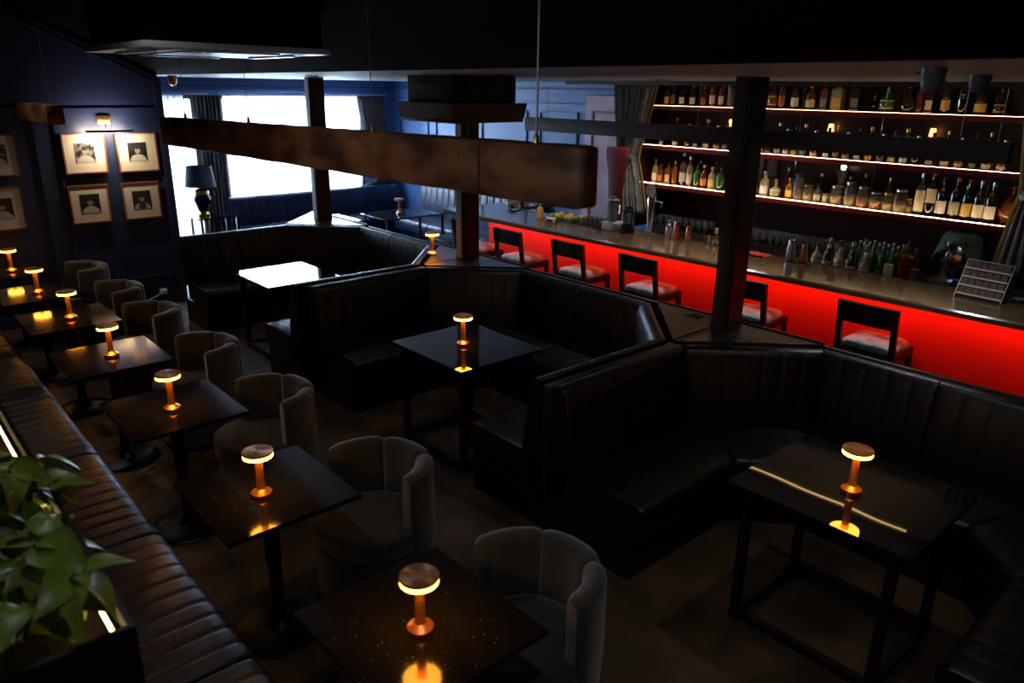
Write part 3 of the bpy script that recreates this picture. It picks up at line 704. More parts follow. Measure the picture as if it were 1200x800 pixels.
TOPL = [(5.38, .032, .215, 'spirit', 'green', 'lab_yellow', 'goldcap', 'green bottle, yellow label'), (5.30, .032, .27, 'wine', 'darkgl', 'lab_grey', 'blackcap', 'black bottle, grey label'),
        (5.18, .034, .215, 'spirit', 'darkgl', 'lab_white', 'blackcap', 'black bottle, small white label'), (5.04, .034, .21, 'spirit', 'darkgl', 'lab_white', 'goldcap', 'black bottle, gold cap'),
        (4.90, .028, .20, 'spirit', 'redgl', 'lab_orange', 'redcap', 'small reddish bottle'), (4.79, .034, .27, 'wine', 'amber', 'cream', 'blackcap', 'tall amber bottle, cream label'),
        (4.68, .032, .255, 'spirit', 'redgl', 'lab_white', 'blackcap', 'red brown bottle, white label')]
for k, (y, r, h, kd, g, lb, cp, d) in enumerate(TOPL):
    bottle(7.14, y, SZ['top'], r, h, kd, g, '%s, top shelf, %s from the left curtain' % (d, ORD[k]), lb, cap=cp, group='bottles on the top shelf')
t = thing('gift_tube', 'grey patterned bottle tube on the top shelf left of the dark column', 'box', (7.14, 4.57, SZ['top'])); MB().lathe([(.036, 0), (.036, .20)], 20).build('tube', 'lab_grey', t); MB().lathe([(.038, .19), (.038, .222)], 20).build('lid', 'blackcap', t)
TOPR = [(4.25, .052, .285, 'gourd', 'porcelain', None, 'silvercap', 'white and blue painted porcelain bottle'), (4.09, .05, .28, 'round', 'amber', 'lab_yellow', 'goldcap', 'round ornate amber bottle'),
        (3.99, .034, .29, 'wine', 'redgl', 'lab_orange', 'redcap', 'tall dark red bottle'), (3.85, .040, .25, 'spirit', 'darkgl', 'lab_white', 'goldcap', 'dark bottle, big white label'),
        (3.69, .045, .215, 'spirit', 'amber', 'cream', 'goldcap', 'squat amber bottle, cream label'), (3.56, .038, .255, 'square', 'amber', 'lab_teal', 'goldcap', 'square bottle, teal label'),
        (3.43, .054, .265, 'square', 'pale', 'lab_yellow', 'goldcap', 'broad yellow square bottle'), (3.26, .044, .265, 'square', 'darkgl', 'lab_grey', 'silvercap', 'black square bottle, silver print'),
        (2.97, .066, .24, 'round', 'green', 'lab_yellow', 'goldcap', 'round green flask with gold seal'), (2.79, .060, .225, 'squat', 'darkgl', None, 'goldcap', 'squat black bottle, gold stopper'),
        (2.70, .030, .24, 'wine', 'redgl', None, 'redcap', 'slim red bottle'), (2.62, .036, .25, 'square', 'darkgl', 'cream', 'silvercap', 'dark square bottle, cream label'),
        (2.49, .036, .265, 'wine', 'darkgl', 'lab_yellow', 'blackcap', 'black bottle, pale yellow label'), (2.36, .038, .33, 'wine', 'darkgl', None, 'bluecap', 'tall black bottle with blue cap'),
        (2.22, .046, .21, 'spirit', 'darkgl', 'lab_yellow', 'blackcap', 'dark bottle, yellow label'), (2.08, .046, .20, 'squat', 'darkgl', 'lab_orange', 'blackcap', 'squat dark bottle, orange label')]
for k, (y, r, h, kd, g, lb, cp, d) in enumerate(TOPR):
    bottle(7.14, y, SZ['top']+.0005, r, h, kd, g, '%s, top shelf, %s right of the column' % (d, ORD[k]), lb, cap=cp, group='bottles on the top shelf')
for k, y in enumerate((3.92, 3.62, 3.36, 3.14, 2.88, 2.54, 2.42, 2.28, 2.15)):
    bottle(7.26, y, SZ['top']+.0005, .034, random.uniform(.24, .275), 'wine', random.choice(['darkgl', 'redgl', 'amber']), 'plain dark bottle, rear row of the top shelf, %s right of the column' % ORD[k], None, cap=random.choice(['redcap', 'goldcap', 'blackcap']), group='rear row bottles of the top shelf')
LOWL = [(5.47, .034, .25, 'spirit', 'pale', 'cream', 'goldcap', 'pale yellow bottle, cream label'), (5.39, .032, .20, 'spirit', 'amber', 'lab_orange', 'redcap', 'short amber bottle, orange label'),
        (5.28, .038, .235, 'square', 'amber', 'lab_yellow', 'blackcap', 'square bottle, yellow label'), (5.19, .032, .25, 'wine', 'amber', None, 'goldcap', 'brown bottle'),
        (5.08, .038, .34, 'spirit', 'clearb', 'lab_print', 'silvercap', 'tall clear bottle'), (4.99, .037, .31, 'spirit', 'pinkgl', 'lab_print', 'silvercap', 'tall clear rose bottle'),
        (4.89, .036, .24, 'spirit', 'green', None, 'blackcap', 'green bottle'), (4.80, .038, .235, 'spirit', 'redgl', 'lab_orange', 'goldcap', 'orange red bottle, orange label'),
        (4.70, .037, .225, 'spirit', 'pale', 'lab_yellow', 'goldcap', 'yellow green bottle'), (4.59, .042, .23, 'spirit', 'green', None, 'blackcap', 'broad green bottle')]
for k, (y, r, h, kd, g, lb, cp, d) in enumerate(LOWL):
    bottle(7.13, y, SZ['bottom']+.0005, r, h, kd, g, '%s, bottom shelf, %s from the left curtain' % (d, ORD[k]), lb, cap=cp, group='bottles on the bottom shelf')
LOWR = [(4.27, .034, .23, 'spirit', 'darkgl', 'lab_yellow', 'blackcap', 'dark bottle, yellow label'), (4.17, .034, .17, 'spirit', 'darkgl', 'cream', 'blackcap', 'short dark bottle, cream label'),
        (4.065, .042, .23, 'spirit', 'pale', 'lab_white', 'silvercap', 'pale green bottle, white label'), (3.94, .054, .165, 'round', 'pale', 'cream', 'goldcap', 'round pale yellow flask'),
        (3.79, .035, .19, 'spirit', 'amber', 'lab_yellow', 'goldcap', 'small amber bottle, yellow label'), (3.69, .050, .24, 'jar', 'clearb', 'amber', 'blackcap', 'tall brown glass jar'),
        (3.59, .048, .145, 'jar', 'clearb', 'palefill', 'goldcap', 'low jar with pale filling'), (3.49, .036, .16, 'spirit', 'clearb', 'lab_print', 'blackcap', 'small clear bottle with printed label'),
        (3.405, .034, .085, 'jar', 'pale', 'palefill', 'silvercap', 'tiny pale pot'), (3.30, .056, .165, 'jar', 'clearb', 'palefill', 'silvercap', 'wide jar of pale seeds'),
        (3.17, .054, .21, 'jar', 'clearb', 'palefill', 'silvercap', 'tall jar of pale seeds'), (3.05, .054, .18, 'jar', 'clearb', 'orangefill', 'silvercap', 'jar of orange peel'),
        (2.93, .054, .145, 'jar', 'clearb', 'orangefill', 'silvercap', 'low jar of orange peel'), (2.82, .048, .15, 'jar', 'clearb', 'palefill', 'goldcap', 'jar with amber rim'),
        (2.71, .056, .19, 'jar', 'clearb', 'palefill', 'silvercap', 'large jar with domed lid'), (2.63, .026, .12, 'jar', 'clearb', 'palefill', 'goldcap', 'narrow little jar'),
        (2.55, .040, .34, 'spirit', 'clearb', 'cream', 'silvercap', 'tall clear bottle, long cream label'), (2.46, .042, .36, 'wine', 'darkgl', 'cream', 'redcap', 'dark wine bottle, high cream label'),
        (2.37, .042, .32, 'wine', 'darkgl', 'lab_white', 'blackcap', 'dark wine bottle, low white label'), (2.265, .042, .33, 'wine', 'darkgl', 'lab_print', 'redcap', 'dark wine bottle, orange striped label'),
        (2.17, .040, .32, 'wine', 'darkgl', 'lab_yellow', 'redcap', 'dark wine bottle, tan label'), (2.08, .042, .32, 'wine', 'darkgl', 'cream', 'silvercap', 'dark wine bottle, square cream label'),
        (1.99, .042, .315, 'wine', 'darkgl', 'lab_white', 'silvercap', 'dark wine bottle, broad white label')]
for k, (y, r, h, kd, g, lb, cp, d) in enumerate(LOWR):
    lz = (.30, .62) if 'high' in d else ((.08, .60) if 'long' in d else (.10, .42))
    bottle(7.13, y, SZ['bottom']+.0005, r, h, kd, g, '%s, bottom shelf, %s right of the column' % (d, ORD[k]), lb, lz, cap=cp, group='bottles and jars on the bottom shelf')
for k, y in enumerate((5.34, 5.13, 4.94, 4.75, 3.88, 3.53, 3.24, 3.10, 2.87, 2.22)):
    bottle(7.25, y, SZ['bottom']+.0005, .033, random.uniform(.24, .30), 'spirit', random.choice(['darkgl', 'redgl', 'amber', 'clearb']), 'unlabelled bottle in the rear row of the bottom shelf, %s from the left curtain' % ORD[k], None, cap=random.choice(['redcap', 'goldcap', 'silvercap']), group='rear row bottles of the bottom shelf')
MIDY = [5.40, 5.22, 5.05, 4.94, 4.81, 4.68, 4.57, 4.25, 4.16, 4.07, 3.97, 3.88, 3.79, 3.70, 3.59, 3.46, 3.37, 3.27, 3.16, 3.06, 2.95, 2.85, 2.75, 2.65, 2.53, 2.41, 2.30, 2.19, 2.09, 1.98]
for k, y in enumerate(MIDY):
    lb = ['cream', 'lab_white', None, 'lab_print', 'cream', 'lab_yellow', 'lab_teal'][k % 7]
    bottle(7.13, y, SZ['middle']+.0005, .034, .26+.03*math.sin(k*2.1), 'spirit' if k % 3 else 'square', ['darkgl', 'amber', 'clearb', 'darkgl', 'redgl'][k % 5], '%s, middle shelf, %s from the left curtain' % (['black bottle', 'amber square bottle', 'clear bottle', 'dark bottle', 'red glass bottle'][k % 5], (ORD+['twenty-seventh', 'twenty-eighth', 'twenty-ninth', 'thirtieth'])[k]), lb, (.03, .15), cap=['blackcap', 'goldcap', 'silvercap'][k % 3], group='bottles on the middle shelf')
# decanter with glowing stopper, big carafe
dc = thing('decanter', 'large cut glass vessel topped by a small glowing white ball on the bottom shelf', 'decanter', (7.285, 3.345, SZ['bottom']+.0005))
MB().lathe([(.04, 0), (.06, .03), (.065, .12), (.035, .19), (.05, .24), (.075, .31)], 20).build('glass_body', 'clearb', dc)
MT['bulb'] = mat('glowing_bulb', (1, .95, .8), .4, emis=(1, .86, .62), estr=5)
MB().lathe([(.002, .305), (.018, .312), (.026, .335), (.018, .358), (.002, .365)], 16).build('bulb', 'bulb', dc)
cf = thing('carafe', 'big brown round carafe at the right end of the bottom shelf', 'decanter', (7.2, 1.87, SZ['bottom']+.0005)); MB().lathe([(.05, 0), (.085, .05), (.09, .12), (.05, .2), (.02, .24), (.02, .29), (.026, .3)], 24).build('glass_body', 'amber', cf)
# small framed pictures, and warm glows put in for lamp reflections
for k, (y, z) in enumerate(((4.30, 1.70), (4.14, 1.70))):
    t = thing('small_picture', 'small brown framed print on the bar wall, %s one right of the column' % ORD[k], 'picture', (7.383, y, z), 0, 'small pictures on the bar wall')
    MB().box(-.012, 0.0, -.06, .06, -.09, .09).build('frame', 'box', t); MB().box(-.016, -.0125, -.048, .048, -.078, .078).build('print', 'lab_grey', t)
for k, (y, d) in enumerate(((4.66, 'left of the column'), (2.62, 'near the right curtain'), (3.55, 'in the middle of the shelves'))):
    t = thing('wall_sconce', 'little warm lamp on the bar wall, '+d, 'lamp', (7.36, y, 2.10), 0, 'warm lamps on the bar wall')
    MB().box(-.01, .035, -.03, .03, -.06, .0).build('bracket', 'brass', t)
    MB().lathe([(.022, .0), (.03, .0), (.022, .07), (.018, .07)], 16, (-.03, 0, 0)).build('lamp_shade', mat('amber_lamp_shade', (1, .6, .3), .6, emis=(1, .42, .14), estr=3.0), t)
# stemware on the back counter
g0 = thing('wine_glass', 'clear stemmed glass among the rows on the back counter', 'glass', (6.84, 4.30, .921), 0, 'stemmed glasses on the back counter')
MB().lathe([(.032, 0), (.030, .003), (.004, .008), (.0035, .085), (.012, .095), (.034, .125), (.037, .16), (.030, .20), (.0295, .20), (.036, .16), (.033, .126), (.011, .097)], 14).build('glass_body', 'clear', g0)
for r_ in range(3):
    for k in range(18):
        if r_ == 0 and k == 0: continue
        dup(g0, (6.84+r_*.10, 4.30-k*.0765, .921), 0)
for r_ in range(2):
    for k in range(9): dup(g0, (6.86+r_*.12, 5.22-k*.085, .921), 0)
for r_ in range(3):
    for k in range(5):
        bottle(6.85+r_*.11, 2.93-k*.085, .921, .031, .25, 'wine', 'green', 'green bottle on the back counter, %s row, %s from the stemmed glasses' % (['front', 'middle', 'rear'][r_], ORD[k]), None, cap='silvercap', group='green bottles on the back counter')
for k, y in enumerate((2.50, 2.41)): bottle(6.88, y, .921, .036, .27, 'wine', 'redgl', 'red bottle on the back counter, %s of the two by the urn' % ('left', 'right')[k], 'lab_orange', cap='redcap', group='red bottles on the back counter')
ib = thing('coffee_urn', 'shiny steel urn draped with a green cloth on the back counter', 'urn', (7.07, 2.12, .921))
MB().lathe([(.13, 0), (.15, .01), (.16, .15), (.165, .36), (.15, .39), (.02, .42)], 28).build('steel_body', 'steel', ib)
MB().box(-.19, .19, -.19, .19, -.0005, .0).build('foot_plate', 'dark', ib)
MT['greencloth'] = mat('green_cloth', (.10, .16, .12), .9)
v = []; f = []
for i in range(17):
    for j in range(17):
        x = -.21+.42*i/16; y = -.23+.46*j/16; r_ = math.hypot(x, y); z = .432-max(0, r_-.14)*1.5+.010*math.sin(8*math.atan2(y, x)+1)*max(0, r_-.10)*10
        s = .80 if r_ > .16 else 1; v.append((x*s if r_ > .2 else x*.92, y*s if r_ > .2 else y*.92, z))
for i in range(16):
    for j in range(16): a = i*17+j; f.append((a, a+1, a+18, a+17))
gc = MB().add(v, f).build('green_cloth', 'greencloth', None, (7.07, 2.12, .921)); tag(gc, 'crumpled dark green cloth lying over the steel urn', 'cloth'); gc.modifiers.new('thickness', 'SOLIDIFY').thickness = .003

# ------------------------------------------------------------------ things on the bar
BT = 1.0505
def blender_jug(x, y, label, base, dark=False):
    t = thing('blender', label, 'blender', (x, y, BT))
    MB().rbox(-.085, .085, -.085, .085, 0, .085, .012).build('motor_base', base, t)
    MB().lathe([(.045, .086), (.050, .09), (.062, .27), (.064, .29), (.060, .29), (.048, .095)], 20).build('jug', 'jugglass', t)
    MB().lathe([(.064, .29), (.064, .31), (.035, .325), (.030, .345), (.0, .347)], 20).build('lid', 'dark' if dark else 'greydome', t)
    MB().tube([(.062, 0, .27), (.095, 0, .25), (.095, 0, .15), (.055, 0, .12)], .008, 8).build('handle', 'dark' if dark else 'clear', t)
blender_jug(6.07, 5.17, 'blender with clear jug and white base on the bar', 'plastic')
t0 = thing('blender', 'dark blender with black base next to the white one', 'blender', (6.09, 4.98, BT))
MB().lathe([(.075, 0), (.08, .01), (.07, .06), (.05, .085)], 20).build('motor_base', 'dark', t0); MB().lathe([(.045, .086), (.055, .24), (.052, .24), (.042, .09)], 20).build('jug', 'clear', t0); MB().lathe([(.055, .24), (.05, .265)], 20).build('lid', 'dark', t0)
tp = thing('beer_tap', 'tall polished steel beer tap tower with white round badge', 'beer tap', (6.13, 4.72, BT))
MB().lathe([(.055, 0), (.055, .01), (.036, .025), (.034, .12), (.042, .26), (.044, .36), (.036, .385), (.01, .40)], 24).build('tower', 'steel', tp)
MB().tube([(0, 0, .33), (.07, -.02, .34), (.12, -.035, .32), (.125, -.036, .27)], .012, 10).build('spout', 'steel', tp)
MB().tube([(.05, -.015, .345), (.05, -.015, .42)], .010, 8).build('handle', 'dark', tp)
qd = MB().lathe([(.0, -.006), (.048, -.006), (.050, 0), (.048, .006), (.0, .006)], 24); qd.v = [(c, b, a*1.25) for a, b, c in qd.v]
bd = qd.build('badge', 'paper', tp, (-.005, .02, .45)); bd.rotation_euler = (0, 0, math.radians(42)); bd['label'] = 'white oval badge'
def shaker(x, y, label, m, h=.17, r=.038, nm='shaker_tin', cat='shaker'):
    t = thing(nm, label, cat, (x, y, BT), 0, 'shakers and tins on the bar')
    MB().lathe([(r, 0), (r*1.03, .004), (r*.68, h-.01), (r*.66, h), (r*.60, h), (0, h-.006)], 22).build('cup', m, t)
    MB().lathe([(r*1.03, .002), (r*1.07, .006), (r*1.0, .012)], 22).build('rim', m, t)
cs = thing('cocktail_shaker', 'steel cobbler shaker with domed cap left of the copper tins', 'shaker', (6.16, 4.50, BT))
MB().lathe([(.026, 0), (.036, .005), (.038, .09), (.034, .115)], 22).build('cup', 'steel', cs); MB().lathe([(.034, .115), (.024, .14), (.016, .15), (.018, .17), (.010, .182)], 20).build('cap', 'steel', cs)
MT['coppertin'] = mat('copper_tin', (.80, .36, .25), .2, metal=1); MT['blueteel'] = mat('blued_steel', (.55, .58, .75), .18, metal=1)
shaker(6.12, 4.38, 'copper shaker tin, left of two beside the steel shaker', 'coppertin', .185, .040)
shaker(6.14, 4.25, 'copper shaker tin, right of two beside the steel shaker', 'coppertin', .155, .036)
shaker(6.13, 3.17, 'tall steel shaker tin standing right of the red cloth', 'blueteel', .185, .042)
shaker(6.15, 3.06, 'dark red copper shaker tin beside the tall steel one', 'coppertin', .155, .036)
def jigger(x, y, h, label, m='steel'):
    t = thing('jigger', label, 'jigger', (x, y, BT), 0, 'jiggers on the bar'); MB().lathe([(.024, 0), (.025, .002), (.008, h*.45), (.010, h*.5), (.024, h), (.021, h), (.007, h*.55)], 18).build('double_cup', m, t)
jigger(6.16, 4.03, .095, 'steel double jigger beside the wooden stirrer, left of the column')
jigger(6.15, 3.95, .10, 'copper double jigger just left of the column', 'coppertin')
jigger(6.17, 3.68, .11, 'steel double jigger right of the column by the red cloth')
t = thing('bitters_bottle', 'small bottle with pale stopper behind the bar edge', 'bottle', (6.42, 4.12, .901)); MB().lathe([(.03, 0), (.03, .13), (.012, .17), (.012, .22)], 16).build('glass_body', 'pale', t); MB().lathe([(.016, .22), (.016, .27)], 12).build('cap', 'cream', t)
t = thing('copper_mug', 'copper mug with curved handle on the bar right of the column', 'mug', (6.16, 3.80, BT), .6)
MB().lathe([(.036, 0), (.045, .01), (.048, .05), (.042, .075), (.038, .075), (.04, .05)], 22).build('cup', 'coppertin', t)
MB().tube([(.04, 0, .06), (.075, 0, .07), (.08, 0, .03), (.042, 0, .02)], .006, 8).build('handle', 'coppertin', t)
MB().tube([(0, .0, .07), (-.01, .02, .12), (-.03, .04, .15), (-.05, .05, .155)], .005, 6).build('spoon', 'brass', t)
# red cloth
v = []; f = []
for i in range(13):
    for j in range(9):
        x = -.07+.14*j/8; y = -.13+.26*i/12; v.append((x+.01*math.sin(i), y+.008*math.cos(j*2), .004+.016*abs(math.sin(i*1.1+j*.7))*(1-abs(y)/.2)))
for i in range(12):
    for j in range(8): a = i*9+j; f.append((a, a+1, a+10, a+9))
MT['redcloth'] = mat('red_cloth', (.45, .03, .02), .85)
tag(MB().add(v, f).build('bar_cloth', 'redcloth', None, (6.13, 3.50, BT)), 'crumpled red cloth on the bar right of the column', 'cloth')
# bottles in the well
for k, (y, x, h) in enumerate(((3.04, 6.36, .30), (2.99, 6.48, .33), (2.93, 6.34, .30), (2.88, 6.46, .33), (2.82, 6.33, .29), (2.77, 6.45, .33), (2.71, 6.32, .29), (2.66, 6.46, .32), (2.60, 6.32, .28), (2.50, 6.34, .20))):
    bottle(x, y, .901, .043, h*1.02, 'spirit', ['pale', 'clearb', 'darkgl', 'pinkgl'][k % 4], 'labelled bottle in the working shelf behind the bar, %s from the left' % ORD[k], ['cream', 'lab_print', 'cream'][k % 3], (.15, .55), cap=['blackcap', 'lab_print', 'silvercap'][k % 3], group='bottles in the working shelf')
t = thing('ruby_decanter', 'ruby liquid decanter with pointed stopper behind the bar', 'decanter', (6.52, 2.35, .901)); MB().lathe([(.04, 0), (.05, .1), (.058, .2), (.05, .27), (.02, .30)], 20).build('glass_body', 'redgl', t); MB().lathe([(.02, .30), (.024, .33), (.008, .40), (.002, .44)], 14).build('stopper', 'clear', t)
t = thing('candle_cup', 'cream cylindrical cup behind the bar beside the bottles', 'cup', (6.36, 2.42, .901)); MB().lathe([(.036, 0), (.036, .22), (.032, .22), (.032, .21)], 20).build('cup', 'cream', t)
t = thing('measuring_funnel', 'small pale tilted funnel behind the bar edge', 'funnel', (6.42, 2.24, .901)); MB().lathe([(.012, 0), (.016, .12), (.045, .20), (.042, .20), (.012, .13)], 20).build('cone', 'pinkgl', t)
t = thing('card_terminal', 'small dark card terminal with blue screen glow behind the bar', 'card terminal', (6.36, 2.02, .901), .2)
MB().rbox(-.06, .06, -.09, .09, 0, .17, .01).build('body', 'dark', t); MT['bluescreen'] = mat('blue_screen', (.02, .05, .3), .3, emis=(.08, .2, 1), estr=.8)
MB().box(-.05, .04, -.085, -.06, .1705, .172).build('screen', 'bluescreen', t)
t = thing('cash_drawer', 'long dark equipment box behind the bar left of the menu rack', 'box', (6.66, 1.75, 0))
MB().rbox(-.03, .08, -.55, .30, .0, 1.02, .01).build('body', 'brownwall', t); MB().box(-.04, -.0305, -.5, .25, .93, .95).build('handle', 'box', t)
for k in range(9):
    t = MB().lathe([(.004, 0), (.010, .005), (.011, .02), (.004, .03)], 10).build('cork', 'cream', None, (6.30+.03*(k % 3), 1.98-.045*k, .901), 0); tag(t, 'pale cork on the working shelf behind the bar', 'cork', 'corks behind the bar')
# acrylic menu rack
mr = thing('menu_rack', 'clear tiered acrylic card rack standing on the right end of the bar', 'rack', (6.035, 1.63, BT), math.radians(-5))
H_ = .26; W_ = .155; lean = .09
def sheet(a, b, c, d, t_=.003):
    a, b, c, d = map(Vector, (a, b, c, d)); n = (b-a).cross(d-a).normalized()*t_
    return MB().add([a, b, c, d, a+n, b+n, c+n, d+n], [(3,2,1,0),(4,5,6,7),(0,1,5,4),(1,2,6,5),(2,3,7,6),(3,0,4,7)])
sheet((0, -W_, .0), (0, W_, .0), (lean, W_, H_), (lean, -W_, H_)).build('back_sheet', 'clear', mr)
for s in (-1, 1):
    MB().add([(-.05, s*W_-.002, 0), (.10, s*W_-.002, 0), (lean+.02, s*W_-.002, H_), (lean-.02, s*W_-.002, H_), (-.05, s*W_+.002, 0), (.10, s*W_+.002, 0), (lean+.02, s*W_+.002, H_), (lean-.02, s*W_+.002, H_)],
      [(3,2,1,0),(4,5,6,7),(0,1,5,4),(1,2,6,5),(2,3,7,6),(3,0,4,7)]).build('side_sheet', 'clear', mr)
MT['acrylic_edge'] = mat('bright_acrylic_edge', (.85, .80, .70), .25)
MT['card1'] = mat('pinkish_card', (.22, .12, .10), .6); MT['card2'] = mat('grey_card', (.16, .14, .13), .6)
MB().tube([(-.05, -W_, .003), (lean-.02, -W_, H_)], .003, 6).tube([(-.05, W_, .003), (lean-.02, W_, H_)], .003, 6).tube([(lean-.02, -W_, H_), (lean-.02, W_, H_)], .003, 6).build('rim', 'acrylic_edge', mr)
for r_ in range(4):
    z = .02+.06*r_; x = -.035+r_*.022
    tl = MB().box(x-.002, x+.001, -W_+.004, W_-.004, z, z+.012).build('tier_lip', 'acrylic_edge', mr)
    for k in range(6):
        MB().box(x+.006, x+.020, -W_+.012+k*.049, -W_+.055+k*.049, z, z+.052).build('card_packet', 'card1' if (k+r_) % 3 else 'card2', tl)
for k, (x, y, h, d) in enumerate(((6.13, 1.30, .15, 'left'), (6.16, 1.19, .17, 'right'))):
    t = thing('straw_cup', 'cup of straws at the right end of the bar, %s one' % d, 'cup', (x, y, BT), 0, 'straw cups on the bar')
    MB().lathe([(.032, 0), (.036, h*.6), (.033, h*.6), (.03, .004)], 18).build('cup', 'amber', t)
    for j in range(7): MB().tube([(.012*math.cos(j), .012*math.sin(j), .005), (.022*math.cos(j*2), .022*math.sin(j*2), h)], .004, 6).build('straw', 'card1', t)
t = thing('plate_stack', 'stack of dark plates behind the menu rack', 'plates', (6.15, 1.41, BT))
for k in range(4): MB().lathe([(.03, .008*k), (.05, .003+.008*k), (.052, .006+.008*k), (.03, .0075+.008*k)], 20).build('plate', 'greydome', t)
# left end of the bar: fruit, tray of glasses, paper, orange bottle, lit end
bottle(5.98, 6.18, BT, .034, .17, 'square', mat('orange_juice_bottle', (.75, .30, .03), .3), 'orange juice bottle at the left part of the bar', None, cap='lab_white')
fruits = [('lime', (.16, .28, .03)), ('lime', (.20, .32, .05)), ('lemon', (.75, .50, .05)), ('lemon', (.72, .42, .04)), ('orange_fruit', (.60, .18, .02)), ('red_apple', (.30, .03, .02))]
fb = thing('fruit_tray', 'dark tray of fruit on the left part of the bar', 'tray', (6.06, 5.86, BT)); MB().box(-.10, .12, -.22, .22, 0, .012).build('tray_base', 'dark', fb)
MB().box(-.112, -.10, -.22, .22, 0, .03).box(.12, .132, -.22, .22, 0, .03).build('tray_rim', 'dark', fb)
rr = random.Random(5); fm = {}
for k in range(15):
    nm, c = fruits[k % 6]
    if k < 6: fm[k] = MB().lathe([(.001, 0), (.018, .003), (.030, .018), (.032, .032), (.028, .05), (.014, .062), (.001, .065)], 14).mesh(nm, mat(nm+'_skin', c, .4))
    o = bpy.data.objects.new(nm, fm[k % 6]); C.objects.link(o); o.location = (6.06-.055+.068*(k % 3), 5.86-.16+.075*(k//3), BT+.0125)
    tag(o, '%s in the fruit tray on the bar' % {'lime': 'green lime', 'lemon': 'yellow lemon', 'orange_fruit': 'orange', 'red_apple': 'dark red apple'}[nm], 'fruit', {'lime': 'limes', 'lemon': 'lemons', 'orange_fruit': 'oranges', 'red_apple': 'apples'}[nm]+' in the fruit tray')
gm0 = thing('tumbler', 'clear tumbler in the rows between the fruit and the blender', 'glass', (6.0, 5.55, BT), 0, 'tumblers beside the blender')
MB().lathe([(.022, 0), (.026, .003), (.031, .085), (.028, .085), (.023, .008)], 16).build('glass_body', 'clear', gm0)
for i in range(3):
    for j in range(5):
        if i or j: dup(gm0, (6.0+.07*i, 5.55-.068*j, BT), 0)
t = thing('napkin_holder', 'white paper napkin holder catching the light on the bar', 'napkin holder', (5.80, 5.82, BT), .2); MB().rbox(-.03, .03, -.07, .07, 0, .05, .004).build('holder', 'steel', t); MB().box(-.022, .022, -.055, .055, .0505, .065).build('napkins', 'paper', t)
t = thing('menu_stand', 'brightly lit pale panel standing at the far end of the bar', 'sign', (6.67, 7.28, BT), 0)
MB().box(-.22, .16, -.008, .008, .006, .10).build('panel', 'paper', t); MB().box(-.23, .17, -.03, .03, -.0, .006).build('foot', 'steel', t)
sp = bpy.data.lights.new('bar_end_lamp_light', 'SPOT'); sp.energy = 12; sp.color = (1, .82, .62); sp.spot_size = .9; sp.shadow_soft_size = .03  # spot added to brighten the panel at the bar end
so = bpy.data.objects.new('bar_end_lamp_light', sp); C.objects.link(so); so.location = (6.68, 6.98, LZ-.03)
t = thing('downlight', 'small recessed downlight over the far end of the bar', 'lamp', (6.68, 6.98, LZ)); MB().lathe([(.05, -.004), (.05, 0), (.04, 0), (.04, -.004)], 20).build('rim', 'plastic', t)
for k, (x, y) in enumerate(((6.40, 6.95), (6.15, 6.85))):
    t = thing('votive_glass', 'amber tea light glass near the far end of the bar, %s one' % ('farther', 'nearer')[k], 'glass', (x, y, BT), 0, 'tea light glasses'); MB().lathe([(.022, 0), (.028, .05), (.025, .05), (.02, .004)], 16).build('glass_body', 'amber', t)
t = thing('check_tray', 'small cream card tray on the far end of the bar', 'tray', (6.10, 6.75, BT), .4); MB().rbox(-.07, .07, -.045, .045, 0, .010, .003).build('tray_base', 'dark', t); MB().box(-.05, .05, -.03, .03, .0102, .014).build('card', 'cream', t)

# ------------------------------------------------------------------ bar stools
def stool(x, y, rz, label):
    t = thing('bar_stool', label, 'bar stool', (x, y, 0), rz, 'dark wooden stools at the bar')
    hw = .20; ln = .40
    for s in (-1, 1):
        MB().beam((.0, s*hw, 0), (.02, s*hw, .62), .035, .042).beam((.02, s*hw, .62), (-.035, s*hw, 1.0), .034, .040).build('rear_leg', 'blackwood', t)
        MB().beam((ln, s*(hw-.01), 0), (ln-.01, s*(hw-.01), .64), .035, .035).build('front_leg', 'blackwood', t)
        MB().beam((.035, s*hw, .26), (ln-.02, s*(hw-.01), .26), .022, .03).build('side_stretcher', 'blackwood', t)
        MB().box(.04, ln-.02, s*hw-.014, s*hw+.014, .585, .642).build('side_apron', 'blackwood', t)
    MB().box(ln-.016, ln+.014, -hw+.01, hw-.01, .585, .642).build('front_apron', 'blackwood', t)
    MB().box(.008, .04, -hw+.01, hw-.01, .585, .642).build('rear_apron', 'blackwood', t)
    MB().box(ln-.015, ln+.008, -hw+.01, hw-.01, .20, .235).build('foot_rail', 'blackwood', t)
    v = []; n = 12
    for i in range(n+1):
        a = -1+2*i/n
        v.append([( -.008-.012*(1-a*a)-.027*j[0], a*(hw+.016), j[1]) for j in ((0, .84), (.9, .995), (.2, 1.003), (-.7, .84))])
    MB().loft(v).build('back_board', 'blackwood', t)
    q = MB(); rings = []
    for s, z in ((.97, .642), (1.0, .655), (1.0, .672), (.96, .688), (.8, .702), (.5, .712), (.15, .716)):
        rings.append([(.205+x_*s, y_*s, z) for x_, y_ in [(.188*max(-1, min(1, 1.25*math.cos(a))), (hw-.004)*max(-1, min(1, 1.25*math.sin(a)))) for a in [2*PI*k/32 for k in range(32)]]])
    q.loft(rings).build('seat_cushion', 'stoolseat', t, ang=60)
    return t
s0 = None
